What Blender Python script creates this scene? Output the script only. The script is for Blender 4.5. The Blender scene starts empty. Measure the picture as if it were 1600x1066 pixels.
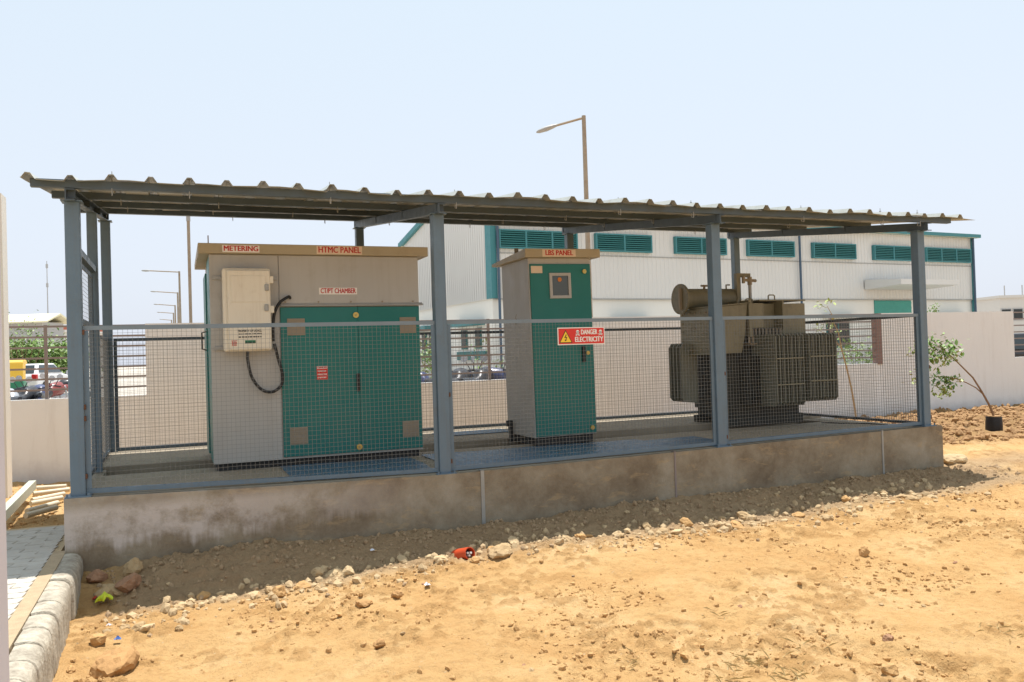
import bpy, math, random
import numpy as np
from mathutils import Vector, Matrix
random.seed(7)
R = random
S = bpy.context.scene
COL = S.collection
PI = math.pi

# ------------------------------------------------------------------ camera
FPX, CX, CY, CZ, YAW, PITCH, ROLL = 1307.22, .643, -6.545, .913, .383, .015, -.031
def cam_axes():
    sy, cy, cp, sp = math.sin(YAW), math.cos(YAW), math.cos(PITCH), math.sin(PITCH)
    f = Vector((sy*cp, cy*cp, sp)); r = Vector((cy, -sy, 0)); u = r.cross(f)
    cr, sr = math.cos(ROLL), math.sin(ROLL)
    return cr*r + sr*u, -sr*r + cr*u, f
AR, AU, AF = cam_axes()
cam = bpy.data.objects.new('camera', bpy.data.cameras.new('camera')); COL.objects.link(cam)
cam.matrix_world = Matrix(((AR.x, AU.x, -AF.x, CX), (AR.y, AU.y, -AF.y, CY), (AR.z, AU.z, -AF.z, CZ), (0, 0, 0, 1)))
cam.data.sensor_width = 36; cam.data.lens = FPX/1600*36; cam.data.clip_start = .05; cam.data.clip_end = 3000
S.camera = cam
# surveyed points: a direction measured in the photograph, taken to a known plane or distance
def ray(px, py): return AF + AR*((px-800)/FPX) - AU*((py-533)/FPX)
CO = Vector((CX, CY, CZ))
def at(px, py, ax, v):
    d = ray(px, py); return CO + d*((v-CO[ax])/d[ax])
def far(px, py, d): return CO + ray(px, py)*d

# ------------------------------------------------------------------ light
W = bpy.data.worlds.new('World'); S.world = W; W.use_nodes = True
nt = W.node_tree; nt.nodes.clear()
SUNV = Vector((.16, .185, 1)).normalized()
sky = nt.nodes.new('ShaderNodeTexSky'); sky.sky_type = 'NISHITA'; sky.sun_disc = False
sky.sun_elevation = math.asin(SUNV.z); sky.sun_rotation = math.atan2(SUNV.x, SUNV.y)
sky.air_density = 1.0; sky.dust_density = 3.2; sky.ozone_density = 1.2; sky.altitude = 50
bg = nt.nodes.new('ShaderNodeBackground'); bg.inputs[1].default_value = .130
hsv = nt.nodes.new('ShaderNodeHueSaturation'); hsv.inputs['Saturation'].default_value = .62
wo = nt.nodes.new('ShaderNodeOutputWorld')
hz = nt.nodes.new('ShaderNodeMix'); hz.data_type = 'RGBA'; hz.inputs[0].default_value = .85   # even milky haze over the clear sky
tcw = nt.nodes.new('ShaderNodeTexCoord'); spw = nt.nodes.new('ShaderNodeSeparateXYZ'); nt.links.new(tcw.outputs['Generated'], spw.inputs[0])
rw = nt.nodes.new('ShaderNodeValToRGB'); nt.links.new(spw.outputs[2], rw.inputs[0])     # whiter towards the horizon, all the way round
rw.color_ramp.elements[0].position = 0; rw.color_ramp.elements[0].color = (4.15, 4.4, 4.95, 1)
rw.color_ramp.elements[1].position = .5; rw.color_ramp.elements[1].color = (3.7, 4.4, 4.95, 1)
nt.links.new(rw.outputs[0], hz.inputs[7])
nt.links.new(sky.outputs[0], hsv.inputs['Color']); nt.links.new(hsv.outputs[0], hz.inputs[6]); nt.links.new(hz.outputs[2], bg.inputs[0]); nt.links.new(bg.outputs[0], wo.inputs[0])
sl = bpy.data.lights.new('sun', 'SUN'); sl.energy = 4.5; sl.angle = math.radians(.55); sl.color = (1, .965, .92)
sun = bpy.data.objects.new('sun', sl); COL.objects.link(sun)
sun.rotation_euler = SUNV.to_track_quat('Z', 'Y').to_euler()
vs = S.view_settings; vs.view_transform = 'Standard'; vs.look = 'None'; vs.gamma = 1; vs.use_curve_mapping = False
vs.exposure = .63
S.render.engine = 'CYCLES'; S.cycles.max_bounces = 7; S.cycles.diffuse_bounces = 4

# ------------------------------------------------------------------ helpers
def tag(o, label=None, cat=None, group=None, kind=None, category=None):
    cat = cat or category
    if label: o['label'] = label
    if cat: o['category'] = cat
    if group: o['group'] = group
    if kind: o['kind'] = kind
    return o
def thing(name, label, cat, loc=(0, 0, 0), group=None, rz=0):
    o = bpy.data.objects.new(name, None); COL.objects.link(o); o.location = loc; o.rotation_euler = (0, 0, rz)
    o.empty_display_size = .2
    return tag(o, label, cat, group)
def root_loc(p):
    v = Vector((0, 0, 0))
    while p is not None: v += p.location; p = p.parent
    return v
class MB:
    def __init__(s): s.v = []; s.f = []
    def add(s, vs, fs):
        n = len(s.v); s.v += [tuple(v) for v in vs]; s.f += [tuple(i+n for i in f) for f in fs]; return s
    def hexa(s, p):   # 8 points: bottom 4 ccw, top 4 ccw
        return s.add(p, [(3, 2, 1, 0), (4, 5, 6, 7), (0, 1, 5, 4), (1, 2, 6, 5), (2, 3, 7, 6), (3, 0, 4, 7)])
    def box(s, x0, x1, y0, y1, z0, z1):
        return s.hexa([(x0, y0, z0), (x1, y0, z0), (x1, y1, z0), (x0, y1, z0), (x0, y0, z1), (x1, y0, z1), (x1, y1, z1), (x0, y1, z1)])
    def bar(s, a, b, w, h, up=(0, 0, 1)):   # rectangular bar from a to b
        a = Vector(a); b = Vector(b); d = (b-a).normalized(); up = Vector(up)
        if abs(d.dot(up)) > .99: up = Vector((0, 1, 0))
        sd = d.cross(up).normalized(); u = sd.cross(d).normalized()
        q = [sd*(-w/2)-u*(h/2), sd*(w/2)-u*(h/2), sd*(w/2)+u*(h/2), sd*(-w/2)+u*(h/2)]
        return s.hexa([a+q[0], a+q[1], a+q[2], a+q[3], b+q[0], b+q[1], b+q[2], b+q[3]])
    def cyl(s, a, b, r, n=12, r2=None, cap=True):
        a = Vector(a); b = Vector(b); d = (b-a).normalized(); r2 = r if r2 is None else r2
        t = Vector((0, 0, 1)) if abs(d.z) < .9 else Vector((1, 0, 0))
        e = d.cross(t).normalized(); g = d.cross(e).normalized()
        vs = [a+(e*math.cos(2*PI*i/n)+g*math.sin(2*PI*i/n))*r for i in range(n)] + [b+(e*math.cos(2*PI*i/n)+g*math.sin(2*PI*i/n))*r2 for i in range(n)]
        fs = [(i, (i+1) % n, n+(i+1) % n, n+i) for i in range(n)]
        if cap: fs += [tuple(range(n-1, -1, -1)), tuple(range(n, 2*n))]
        return s.add(vs, fs)
    def tube(s, pts, r, n=8):
        pts = [Vector(p) for p in pts]; rs = r if isinstance(r, (list, tuple)) else [r]*len(pts)
        vs = []; fs = []; e = None
        for i, p in enumerate(pts):
            d = (pts[min(i+1, len(pts)-1)]-pts[max(i-1, 0)]).normalized()
            if e is None:
                t = Vector((0, 0, 1)) if abs(d.z) < .9 else Vector((1, 0, 0)); e = d.cross(t).normalized()
            else: e = (e-d*e.dot(d)).normalized()
            g = d.cross(e)
            vs += [p+(e*math.cos(2*PI*k/n)+g*math.sin(2*PI*k/n))*rs[i] for k in range(n)]
        for i in range(len(pts)-1):
            for k in range(n): fs.append((i*n+k, i*n+(k+1) % n, (i+1)*n+(k+1) % n, (i+1)*n+k))
        m = len(vs)
        fs += [tuple(range(n-1, -1, -1)), tuple(range(m-n, m))]
        return s.add(vs, fs)
    def prism(s, poly, z0, z1):   # poly in xy ccw
        n = len(poly)
        return s.add([(x, y, z0) for x, y in poly]+[(x, y, z1) for x, y in poly],
                     [tuple(range(n-1, -1, -1)), tuple(range(n, 2*n))]+[(i, (i+1) % n, n+(i+1) % n, n+i) for i in range(n)])
    def extr(s, poly, ax, a, b):   # poly of 2d points in the plane across axis ax, extruded a..b
        def mk(p, t): return (t, p[0], p[1]) if ax == 0 else ((p[0], t, p[1]) if ax == 1 else (p[0], p[1], t))
        n = len(poly)
        return s.add([mk(p, a) for p in poly]+[mk(p, b) for p in poly],
                     [tuple(range(n-1, -1, -1)), tuple(range(n, 2*n))]+[(i, (i+1) % n, n+(i+1) % n, n+i) for i in range(n)])
    def rot(s, M):
        s.v = [tuple(M @ Vector(v)) for v in s.v]; return s
    def mesh(s, name, m, off=Vector((0, 0, 0)), smooth=False):
        me = bpy.data.meshes.new(name)
        me.from_pydata([(v[0]-off[0], v[1]-off[1], v[2]-off[2]) for v in s.v], [], s.f); me.update()
        if smooth:
            me.polygons.foreach_set('use_smooth', [True]*len(me.polygons)); me.set_sharp_from_angle(angle=math.radians(40))
        for mm in (m if isinstance(m, list) else [m]): me.materials.append(mm)
        return me
    def build(s, name, m, parent=None, smooth=False, bevel=0, local=False, **k):
        off = Vector((0, 0, 0)) if local else root_loc(parent)
        o = bpy.data.objects.new(name, s.mesh(name, m, off, smooth)); COL.objects.link(o); o.parent = parent
        if bevel:
            b = o.modifiers.new('bevel', 'BEVEL'); b.width = bevel; b.segments = 2; b.limit_method = 'ANGLE'
        return tag(o, **k)
def inst(mesh, name, loc, parent=None, rot=(0, 0, 0), sc=(1, 1, 1), **k):
    o = bpy.data.objects.new(name, mesh); COL.objects.link(o); o.parent = parent
    o.location = loc; o.rotation_euler = rot; o.scale = sc
    return tag(o, **k)
def copy_tree(o, parent=None):
    c = o.copy(); COL.objects.link(c); c.parent = parent
    for ch in list(o.children): copy_tree(ch, c)
    return c
def rotz(a): return Matrix.Rotation(a, 4, 'Z')

# ------------------------------------------------------------------ materials
def N(nt, t, **k):
    n = nt.nodes.new(t)
    for a, v in k.items():
        if a in n.inputs.keys() if isinstance(a, str) else False: n.inputs[a].default_value = v
        else: setattr(n, a, v)
    return n
def noise(nt, vec, sc, det=5, rough=.6, dist=0):
    n = nt.nodes.new('ShaderNodeTexNoise'); n.inputs['Scale'].default_value = sc; n.inputs['Detail'].default_value = det
    n.inputs['Roughness'].default_value = rough; n.inputs['Distortion'].default_value = dist
    nt.links.new(vec, n.inputs['Vector']); return n.outputs['Fac']
def ramp(nt, fac, stops):
    r = nt.nodes.new('ShaderNodeValToRGB'); el = r.color_ramp.elements
    el[0].position, el[0].color = stops[0][0], (*stops[0][1], 1) if len(stops[0][1]) == 3 else stops[0][1]
    el[1].position, el[1].color = stops[-1][0], (*stops[-1][1], 1)
    for p, c in stops[1:-1]: e = el.new(p); e.color = (*c, 1)
    nt.links.new(fac, r.inputs[0]); return r.outputs[0]
def mixc(nt, fac, a, b):
    m = nt.nodes.new('ShaderNodeMix'); m.data_type = 'RGBA'
    for sck, v in ((m.inputs[0], fac), (m.inputs[6], a), (m.inputs[7], b)):
        if isinstance(v, (tuple, list)): sck.default_value = (*v[:3], 1)
        elif isinstance(v, (int, float)): sck.default_value = v
        else: nt.links.new(v, sck)
    return m.outputs[2]
def mth(nt, op, a, b=None, clamp=False):
    m = nt.nodes.new('ShaderNodeMath'); m.operation = op; m.use_clamp = clamp
    for i, v in enumerate((a, b)):
        if v is None: continue
        if isinstance(v, (int, float)): m.inputs[i].default_value = v
        else: nt.links.new(v, m.inputs[i])
    return m.outputs[0]
def g3(v): return (v, v, v)
def stretch(nt, vec, s):
    m = nt.nodes.new('ShaderNodeMapping'); m.inputs['Scale'].default_value = s; nt.links.new(vec, m.inputs[0]); return m.outputs[0]
def base(name):
    m = bpy.data.materials.new(name); m.use_nodes = True; nt = m.node_tree
    b = nt.nodes['Principled BSDF']; tc = nt.nodes.new('ShaderNodeTexCoord')
    geo = nt.nodes.new('ShaderNodeNewGeometry')
    return m, nt, b, tc.outputs['Object'], geo.outputs['Position']
def bumpn(nt, b, h, st, dist=.01):
    n = nt.nodes.new('ShaderNodeBump'); n.inputs['Strength'].default_value = st; n.inputs['Distance'].default_value = dist
    nt.links.new(h, n.inputs['Height']); nt.links.new(n.outputs[0], b.inputs['Normal'])
def mat(name, col, rough=.6, metal=0, var=.12, sc=4, bump=0, bsc=60, dirt=0, dcol=(.2, .13, .07), spec=.4, streak=0):
    m, nt, b, obv, pos = base(name)
    n1 = noise(nt, pos, sc)
    c = mixc(nt, n1, [x*(1-var) for x in col], [min(1, x*(1+var)) for x in col])
    if dirt:
        n2 = noise(nt, pos, sc*2.3, 8, .7)
        f = ramp(nt, n2, [(.62-dirt*.3, g3(0)), (.78, g3(1))])
        c = mixc(nt, mth(nt, 'MULTIPLY', f, min(1, dirt*1.4)), c, dcol)
    if streak:
        n3 = noise(nt, stretch(nt, pos, (14, 14, .9)), 2, 5)
        f = ramp(nt, n3, [(.5, g3(0)), (.75, g3(1))])
        c = mixc(nt, mth(nt, 'MULTIPLY', f, streak), c, dcol)
    nt.links.new(c, b.inputs['Base Color'])
    b.inputs['Roughness'].default_value = rough; b.inputs['Metallic'].default_value = metal
    b.inputs['Specular IOR Level'].default_value = spec
    if rough > .2:
        rr = ramp(nt, noise(nt, pos, sc*3), [(.3, g3(max(0, rough-.12))), (.7, g3(min(1, rough+.1)))]); nt.links.new(rr, b.inputs['Roughness'])
    if bump: bumpn(nt, b, noise(nt, pos, bsc, 6), bump)
    return m
M = {}
M['steel'] = mat('blue_grey_steel_paint', (.115, .17, .22), .45, 0, .15, 5, dirt=.25, dcol=(.11, .10, .09), bump=.1, streak=.25)
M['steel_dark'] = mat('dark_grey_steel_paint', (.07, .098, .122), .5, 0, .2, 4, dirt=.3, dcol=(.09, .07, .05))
M['rail'] = mat('faded_blue_grey_rail', (.17, .215, .25), .45, 0, .15, 5, dirt=.3, dcol=(.14, .12, .10))
M['wire'] = mat('galvanised_wire', (.20, .205, .20), .5, .3, .25, 9)
M['roof'] = mat('roof_sheet', (.41, .42, .39), .5, .2, .2, 2.5, dirt=.35, dcol=(.25, .22, .15), streak=.2)
M['green'] = mat('green_cabinet_paint', (.008, .16, .142), .42, 0, .1, 2, dirt=.14, dcol=(.07, .16, .12))
M['beige'] = mat('beige_cabinet_paint', (.425, .42, .395), .5, 0, .07, 2, dirt=.2, dcol=(.25, .2, .14), streak=.15)
M['lid'] = mat('tan_lid_paint', (.40, .345, .235), .5, 0, .1, 2, dirt=.3, dcol=(.24, .18, .11))
M['cream'] = mat('cream_moulded_plastic', (.74, .69, .57), .5, 0, .06, 3, dirt=.22, dcol=(.40, .28, .15), streak=.2)
M['grille'] = mat('brown_grille', (.29, .245, .18), .7)
M['black'] = mat('black_rubber', (.018, .018, .018), .5)
M['darkgap'] = mat('dark_plinth_steel', (.03, .03, .03), .7)
M['brass'] = mat('brass_lock', (.5, .38, .12), .35, .8)
M['glass'] = mat('smoked_glass', (.07, .08, .07), .12, 0, .1, 12, spec=.6)
M['red'] = mat('red_sign_paint', (.62, .03, .02), .4, 0, .08, 8)
M['white'] = mat('white_sign_vinyl', (.78, .76, .72), .45, 0, .05, 8)
M['pale'] = mat('peach_sticker', (.70, .56, .42), .5)
M['redtxt'] = mat('red_lettering', (.48, .015, .012), .5)
M['yellow'] = mat('yellow_sign', (.85, .55, .04), .45)
M['ink'] = mat('black_ink', (.015, .015, .015), .6)
M['olive'] = mat('olive_tank_paint', (.215, .195, .125), .5, 0, .15, 4, dirt=.35, dcol=(.07, .05, .03), streak=.25)
M['olive_grey'] = mat('grey_green_radiator_paint', (.165, .17, .13), .55, 0, .15, 4, dirt=.4, dcol=(.08, .05, .03), streak=.3)
M['olive_shaded'] = mat('shade_darkened_tank_paint', (.035, .036, .030), .7)  # tank olive taken near black: shade among the parts put into the colour
M['plate'] = mat('blue_painted_floor_plate', (.085, .16, .24), .5, 0, .15, 6, dirt=.45, dcol=(.2, .17, .12), bump=.15, bsc=90)
M['pipe_or'] = mat('orange_pvc', (.55, .07, .02), .45)
M['galv'] = mat('galvanised_strip', (.34, .34, .32), .5, .3, .15, 8)
M['railing'] = mat('mauve_grey_railing_paint', (.25, .205, .19), .5, 0, .15, 6)
M['pipegalv'] = mat('weathered_lamp_pole', (.33, .27, .20), .55, .2, .3, 1.5, dirt=.5, dcol=(.20, .10, .04))
M['lampgrey'] = mat('lamp_grey', (.35, .34, .32), .5, .2)
M['teal'] = mat('teal_trim', (.05, .205, .225), .5, 0, .1, 2)
M['teal_dd'] = mat('teal_backing', (.012, .06, .06), .6)
M['teal_d'] = mat('teal_louvre', (.025, .155, .155), .55, 0, .1, 2)
M['drain'] = mat('blue_drainpipe', (.06, .10, .15), .5)
M['winblack'] = mat('dark_window', (.03, .035, .035), .2)
M['tealdoor'] = mat('teal_shutter', (.05, .30, .25), .5)
M['paver'] = mat('grey_paver', (.47, .435, .375), .9, 0, .22, 6, bump=.5, bsc=90, dirt=.35, dcol=(.42, .33, .22))
M['kerb'] = mat('kerb_concrete', (.50, .45, .355), .9, 0, .25, 7, bump=1.0, bsc=45, dirt=.9, dcol=(.17, .135, .10))
M['rock'] = mat('sandstone_rock', (.42, .29, .15), .95, 0, .22, 9, bump=.8, bsc=50, dirt=.2, dcol=(.55, .45, .32))
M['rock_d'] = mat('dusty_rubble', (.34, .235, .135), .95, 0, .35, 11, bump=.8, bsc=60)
M['rock_o'] = mat('ochre_clod', (.47, .28, .115), .95, 0, .22, 11, bump=.8, bsc=60)
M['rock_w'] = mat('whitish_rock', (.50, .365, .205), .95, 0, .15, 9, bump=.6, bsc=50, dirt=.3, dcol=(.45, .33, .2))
M['rock_r'] = mat('reddish_rock', (.33, .18, .10), .95, 0, .25, 9, bump=.8, bsc=50)
M['soilclod'] = mat('brown_soil_clods', (.36, .21, .095), .97, 0, .3, 10, bump=.8, bsc=60)
M['leaf'] = mat('green_leaf', (.16, .27, .06), .5, 0, .45, 9)
M['leaf_y'] = mat('pale_green_leaf', (.34, .40, .13), .5, 0, .35, 9)
M['leaf_bg'] = mat('bush_leaf', (.17, .24, .065), .6, 0, .5, 1.2)
M['bark'] = mat('sapling_bark', (.23, .14, .08), .85, 0, .2, 20)
M['bark_y'] = mat('yellow_stem', (.45, .30, .13), .8, 0, .2, 20)
M['soil_bag'] = mat('black_grow_bag', (.012, .012, .014), .45, 0, .3, 30, bump=.5, bsc=40)
M['cwhite'] = mat('car_white', (.72, .72, .72), .25, 0, .03)
M['cglass'] = mat('car_glass', (.04, .05, .055), .08)
M['cyellow'] = mat('rickshaw_yellow', (.75, .46, .05), .5, 0, .08)
M['cgreen'] = mat('rickshaw_green', (.02, .19, .10), .45)
M['corange'] = mat('orange_bumper', (.6, .2, .03), .5)
M['redl'] = mat('red_tail_lamp', (.5, .02, .02), .2)
M['tyre'] = mat('tyre', (.02, .02, .02), .8)
M['mred'] = mat('motorcycle_red', (.22, .05, .045), .3)
M['mblue'] = mat('motorcycle_blue', (.05, .06, .13), .3)
M['mblk'] = mat('motorcycle_black', (.03, .03, .035), .35)
M['msilver'] = mat('motorcycle_silver', (.45, .47, .5), .3, .4)
M['bwall'] = mat('pale_render', (.62, .58, .53), .85, 0, .06, .3)
M['bgrey'] = mat('grey_cladding', (.42, .41, .40), .7, 0, .05, .3)
M['broof'] = mat('cream_roof_sheet', (.72, .66, .45), .6, 0, .05, .3)
M['bred'] = mat('red_painted_wall', (.5, .16, .11), .8)
M['col'] = mat('lilac_white_column', (.46, .43, .45), .8, 0, .05, 2)
M['col2'] = mat('cream_white_pillar', (.7, .67, .6), .8, 0, .05, 2)
M['litter_y'] = mat('yellow_green_packet', (.55, .62, .03), .4)
M['litter_r'] = mat('red_packet_corner', (.5, .03, .03), .4)
M['litter_w'] = mat('white_scrap', (.7, .72, .78), .5)
M['litter_b'] = mat('blue_scrap', (.1, .2, .5), .5)
M['pale_steel'] = mat('pale_grey_green_steel', (.42, .45, .38), .5, 0, .12, 8, dirt=.3, dcol=(.3, .2, .1))
M['pale_pipe'] = mat('cream_pipe', (.60, .52, .38), .6, 0, .12, 8)

# boundary wall: off-white limewash, grubby and greyer at the foot
def wall_mat():
    m, nt, b, obv, pos = base('limewashed_wall')
    c = mixc(nt, noise(nt, pos, 1.1, 6), (.70, .70, .69), (.80, .80, .785))
    sp = nt.nodes.new('ShaderNodeSeparateXYZ'); nt.links.new(pos, sp.inputs[0])
    zz = mth(nt, 'ADD', sp.outputs[2], mth(nt, 'MULTIPLY', noise(nt, pos, 2.2, 8, .7), .5))
    f = ramp(nt, mth(nt, 'ADD', zz, .45), [(.14, g3(1)), (.4, g3(0))])
    c = mixc(nt, mth(nt, 'MULTIPLY', f, .6), c, (.45, .41, .40))
    spots = ramp(nt, noise(nt, pos, 9, 3), [(.72, g3(0)), (.76, g3(1))])
    c = mixc(nt, mth(nt, 'MULTIPLY', spots, .3), c, (.4, .33, .27))
    st_ = ramp(nt, noise(nt, stretch(nt, pos, (5, 5, .5)), 1.5, 8, .7), [(.52, g3(0)), (.75, g3(1))])
    c = mixc(nt, mth(nt, 'MULTIPLY', st_, .3), c, (.5, .46, .42))
    nt.links.new(c, b.inputs['Base Color']); b.inputs['Roughness'].default_value = .9
    bumpn(nt, b, noise(nt, pos, 30, 6), .25)
    return m
M['wall'] = wall_mat()
# concrete plinth: brown-grey, trowel marks, whitish cement wash with drips on the left
def plinth_mat():
    m, nt, b, obv, pos = base('stained_concrete')
    sp = nt.nodes.new('ShaderNodeSeparateXYZ'); nt.links.new(pos, sp.inputs[0])
    n1 = noise(nt, pos, 2.1, 11, .72, .12)
    c = ramp(nt, n1, [(.3, (.14, .10, .062)), (.44, (.215, .165, .108)), (.56, (.28, .23, .16)), (.72, (.37, .32, .245))])
    n2 = noise(nt, stretch(nt, pos, (1.4, 1, 4)), 3.5, 6, .65, .5)
    c = mixc(nt, mth(nt, 'MULTIPLY', ramp(nt, n2, [(.57, g3(0)), (.66, g3(1))]), .45), c, (.42, .30, .16))
    # wash: strongest for x<3, from the top down to an uneven line with drips
    drip = noise(nt, stretch(nt, pos, (22, 1, 1.2)), 1, 4, .6)
    edge = mth(nt, 'ADD', mth(nt, 'MULTIPLY', drip, -.22), mth(nt, 'MULTIPLY', noise(nt, pos, 1.3, 5), -.42))
    v = mth(nt, 'SUBTRACT', sp.outputs[2], edge)
    fz = ramp(nt, mth(nt, 'ADD', v, .5), [(.475, g3(0)), (.56, g3(1))])
    fx = nt.nodes.new('ShaderNodeMapRange'); nt.links.new(sp.outputs[0], fx.inputs[0])
    fx.inputs[1].default_value = .8; fx.inputs[2].default_value = 2.5; fx.inputs[3].default_value = 1; fx.inputs[4].default_value = 0
    pn = ramp(nt, noise(nt, pos, 2.6, 10, .72, .1), [(.36, g3(0)), (.54, g3(1))])
    w = mth(nt, 'MULTIPLY', mth(nt, 'MULTIPLY', fz, fx.outputs[0]), mth(nt, 'MULTIPLY', pn, .85))
    top = ramp(nt, mth(nt, 'ADD', sp.outputs[2], .5), [(.40, g3(1)), (.47, g3(.25))])
    w = mth(nt, 'MULTIPLY', w, top)
    c = mixc(nt, w, c, (.56, .50, .455))
    nt.links.new(c, b.inputs['Base Color']); b.inputs['Roughness'].default_value = .88
    bumpn(nt, b, mth(nt, 'ADD', noise(nt, pos, 9, 9, .7), mth(nt, 'MULTIPLY', noise(nt, pos, 70, 5), .3)), .4, .02)
    return m
M['plinth'] = plinth_mat()
M['floor'] = mat('dusty_concrete_floor', (.33, .275, .20), .9, 0, .25, 2.5, bump=.3, bsc=40, dirt=.3, dcol=(.2, .16, .11))
def sand_mat():
    m, nt, b, obv, pos = base('ochre_sand')
    a = nt.nodes.new('ShaderNodeAttribute'); a.attribute_name = 'soil'
    sa = nt.nodes.new('ShaderNodeSeparateColor'); nt.links.new(a.outputs['Color'], sa.inputs[0])
    n1 = noise(nt, pos, 1.3, 9, .65); n2 = noise(nt, pos, 14, 8, .7); n3 = noise(nt, pos, 90, 4, .7)
    c = ramp(nt, n1, [(.3, (.475, .27, .105)), (.5, (.55, .345, .15)), (.7, (.61, .42, .215))])
    c = mixc(nt, mth(nt, 'MULTIPLY', ramp(nt, n2, [(.5, g3(0)), (.72, g3(1))]), .75), c, (.38, .215, .085))
    c = mixc(nt, mth(nt, 'MULTIPLY', ramp(nt, n3, [(.55, g3(0)), (.8, g3(1))]), .65), c, (.30, .17, .07))  # both dark speckles: sand grain, plus shading of small relief put into colour
    c = mixc(nt, mth(nt, 'MULTIPLY', ramp(nt, noise(nt, pos, 45, 3), [(.66, g3(0)), (.7, g3(1))]), .5), c, (.54, .43, .29))
    cl = ramp(nt, mth(nt, 'ADD', a.outputs['Alpha'], mth(nt, 'MULTIPLY', n2, .5)), [(.45, g3(0)), (.85, g3(1))])
    c = mixc(nt, mth(nt, 'MULTIPLY', cl, .62), c, (.40, .225, .085))
    brown = mixc(nt, n2, (.20, .115, .05), (.42, .26, .12))
    c = mixc(nt, sa.outputs[0], c, brown)
    grav = mixc(nt, n3, (.22, .15, .09), (.44, .32, .20))
    c = mixc(nt, sa.outputs[1], c, grav)
    road = mixc(nt, n1, (.40, .36, .31), (.48, .44, .38))
    c = mixc(nt, sa.outputs[2], c, road)
    nt.links.new(c, b.inputs['Base Color']); b.inputs['Roughness'].default_value = .97; b.inputs['Specular IOR Level'].default_value = .15
    h = mth(nt, 'ADD', mth(nt, 'MULTIPLY', noise(nt, pos, 22, 9, .72), 1.0), mth(nt, 'MULTIPLY', n3, .35))
    bumpn(nt, b, h, .8, .045)
    return m
M['sand'] = sand_mat()
def clad_mat():
    m, nt, b, obv, pos = base('off_white_cladding')
    c = mixc(nt, noise(nt, stretch(nt, pos, (.5, .5, .08)), 2, 5), (.60, .59, .56), (.67, .66, .63))
    nt.links.new(c, b.inputs['Base Color']); b.inputs['Roughness'].default_value = .5; return m
M['clad'] = clad_mat()
M['whitewall'] = mat('cream_white_render', (.76, .745, .69), .85, 0, .06, .5, streak=.1, dcol=(.5, .48, .45))

# ------------------------------------------------------------------ terrain
_rng = np.random.RandomState(3)
_G = _rng.rand(8, 256, 256)
def vnoise(x, y, f, k=0):
    x = np.asarray(x, float)*f+k*17.3+1000; y = np.asarray(y, float)*f+k*7.9+1000
    xi = np.floor(x).astype(int); yi = np.floor(y).astype(int); u = x-xi; v = y-yi
    u = u*u*(3-2*u); v = v*v*(3-2*v); g = _G[k % 8]
    a = g[xi % 256, yi % 256]; b = g[(xi+1) % 256, yi % 256]; c = g[xi % 256, (yi+1) % 256]; d = g[(xi+1) % 256, (yi+1) % 256]
    return (a*(1-u)*(1-v)+b*u*(1-v)+c*(1-u)*v+d*u*v)*2-1
def sst(a, b, x): t = np.clip((x-a)/(b-a), 0, 1); return t*t*(3-2*t)
def ridge_y(x): return np.interp(x, [.2, 1, 2, 3, 4.5, 6, 7.5, 9], [-1.05, -.86, -.82, -.80, -.80, -.75, -.72, -.7])
def zfront(x): return np.interp(x, [-.2, .3, 1.5, 3, 4.5, 6.2, 8.1, 10, 14], [-.60, -.61, -.57, -.555, -.56, -.515, -.48, -.47, -.49])
def zfoot(x): return np.interp(x, [0, .6, 1.3, 2.9, 4.7, 7.2, 9], [-.505, -.47, -.435, -.47, -.455, -.43, -.46])
def masks(x, y):
    mound = sst(8.15, 8.9, x)*sst(1.2, 2.6, y+.12*(x-9))*(1-sst(5.8, 6.2, y))
    mound = np.maximum(mound, sst(5.0, 5.6, y)*(1-sst(5.82, 5.86, y))*sst(2, 9, x)*.9)
    grav = .75*(1-sst(.0, .3, np.abs(y+.45)-.3))*sst(.1, .4, x)*(1-sst(8.1, 9, x))
    grav = np.maximum(grav, sst(7.6, 8.4, x)*(1-sst(9.5, 11, x))*(1-sst(.1, .8, np.abs(y-.1)))*.6)
    road = sst(9.5, 11, y)
    return mound, grav, road
def clump(x, y):
    c = sst(-.25, .6, vnoise(x, y, 1.3, 6)+.7*vnoise(x, y, 4.3, 1))
    return c*sst(.0, .55, vnoise(x, y, 14, 7)+.7*vnoise(x, y, 33, 0))
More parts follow.
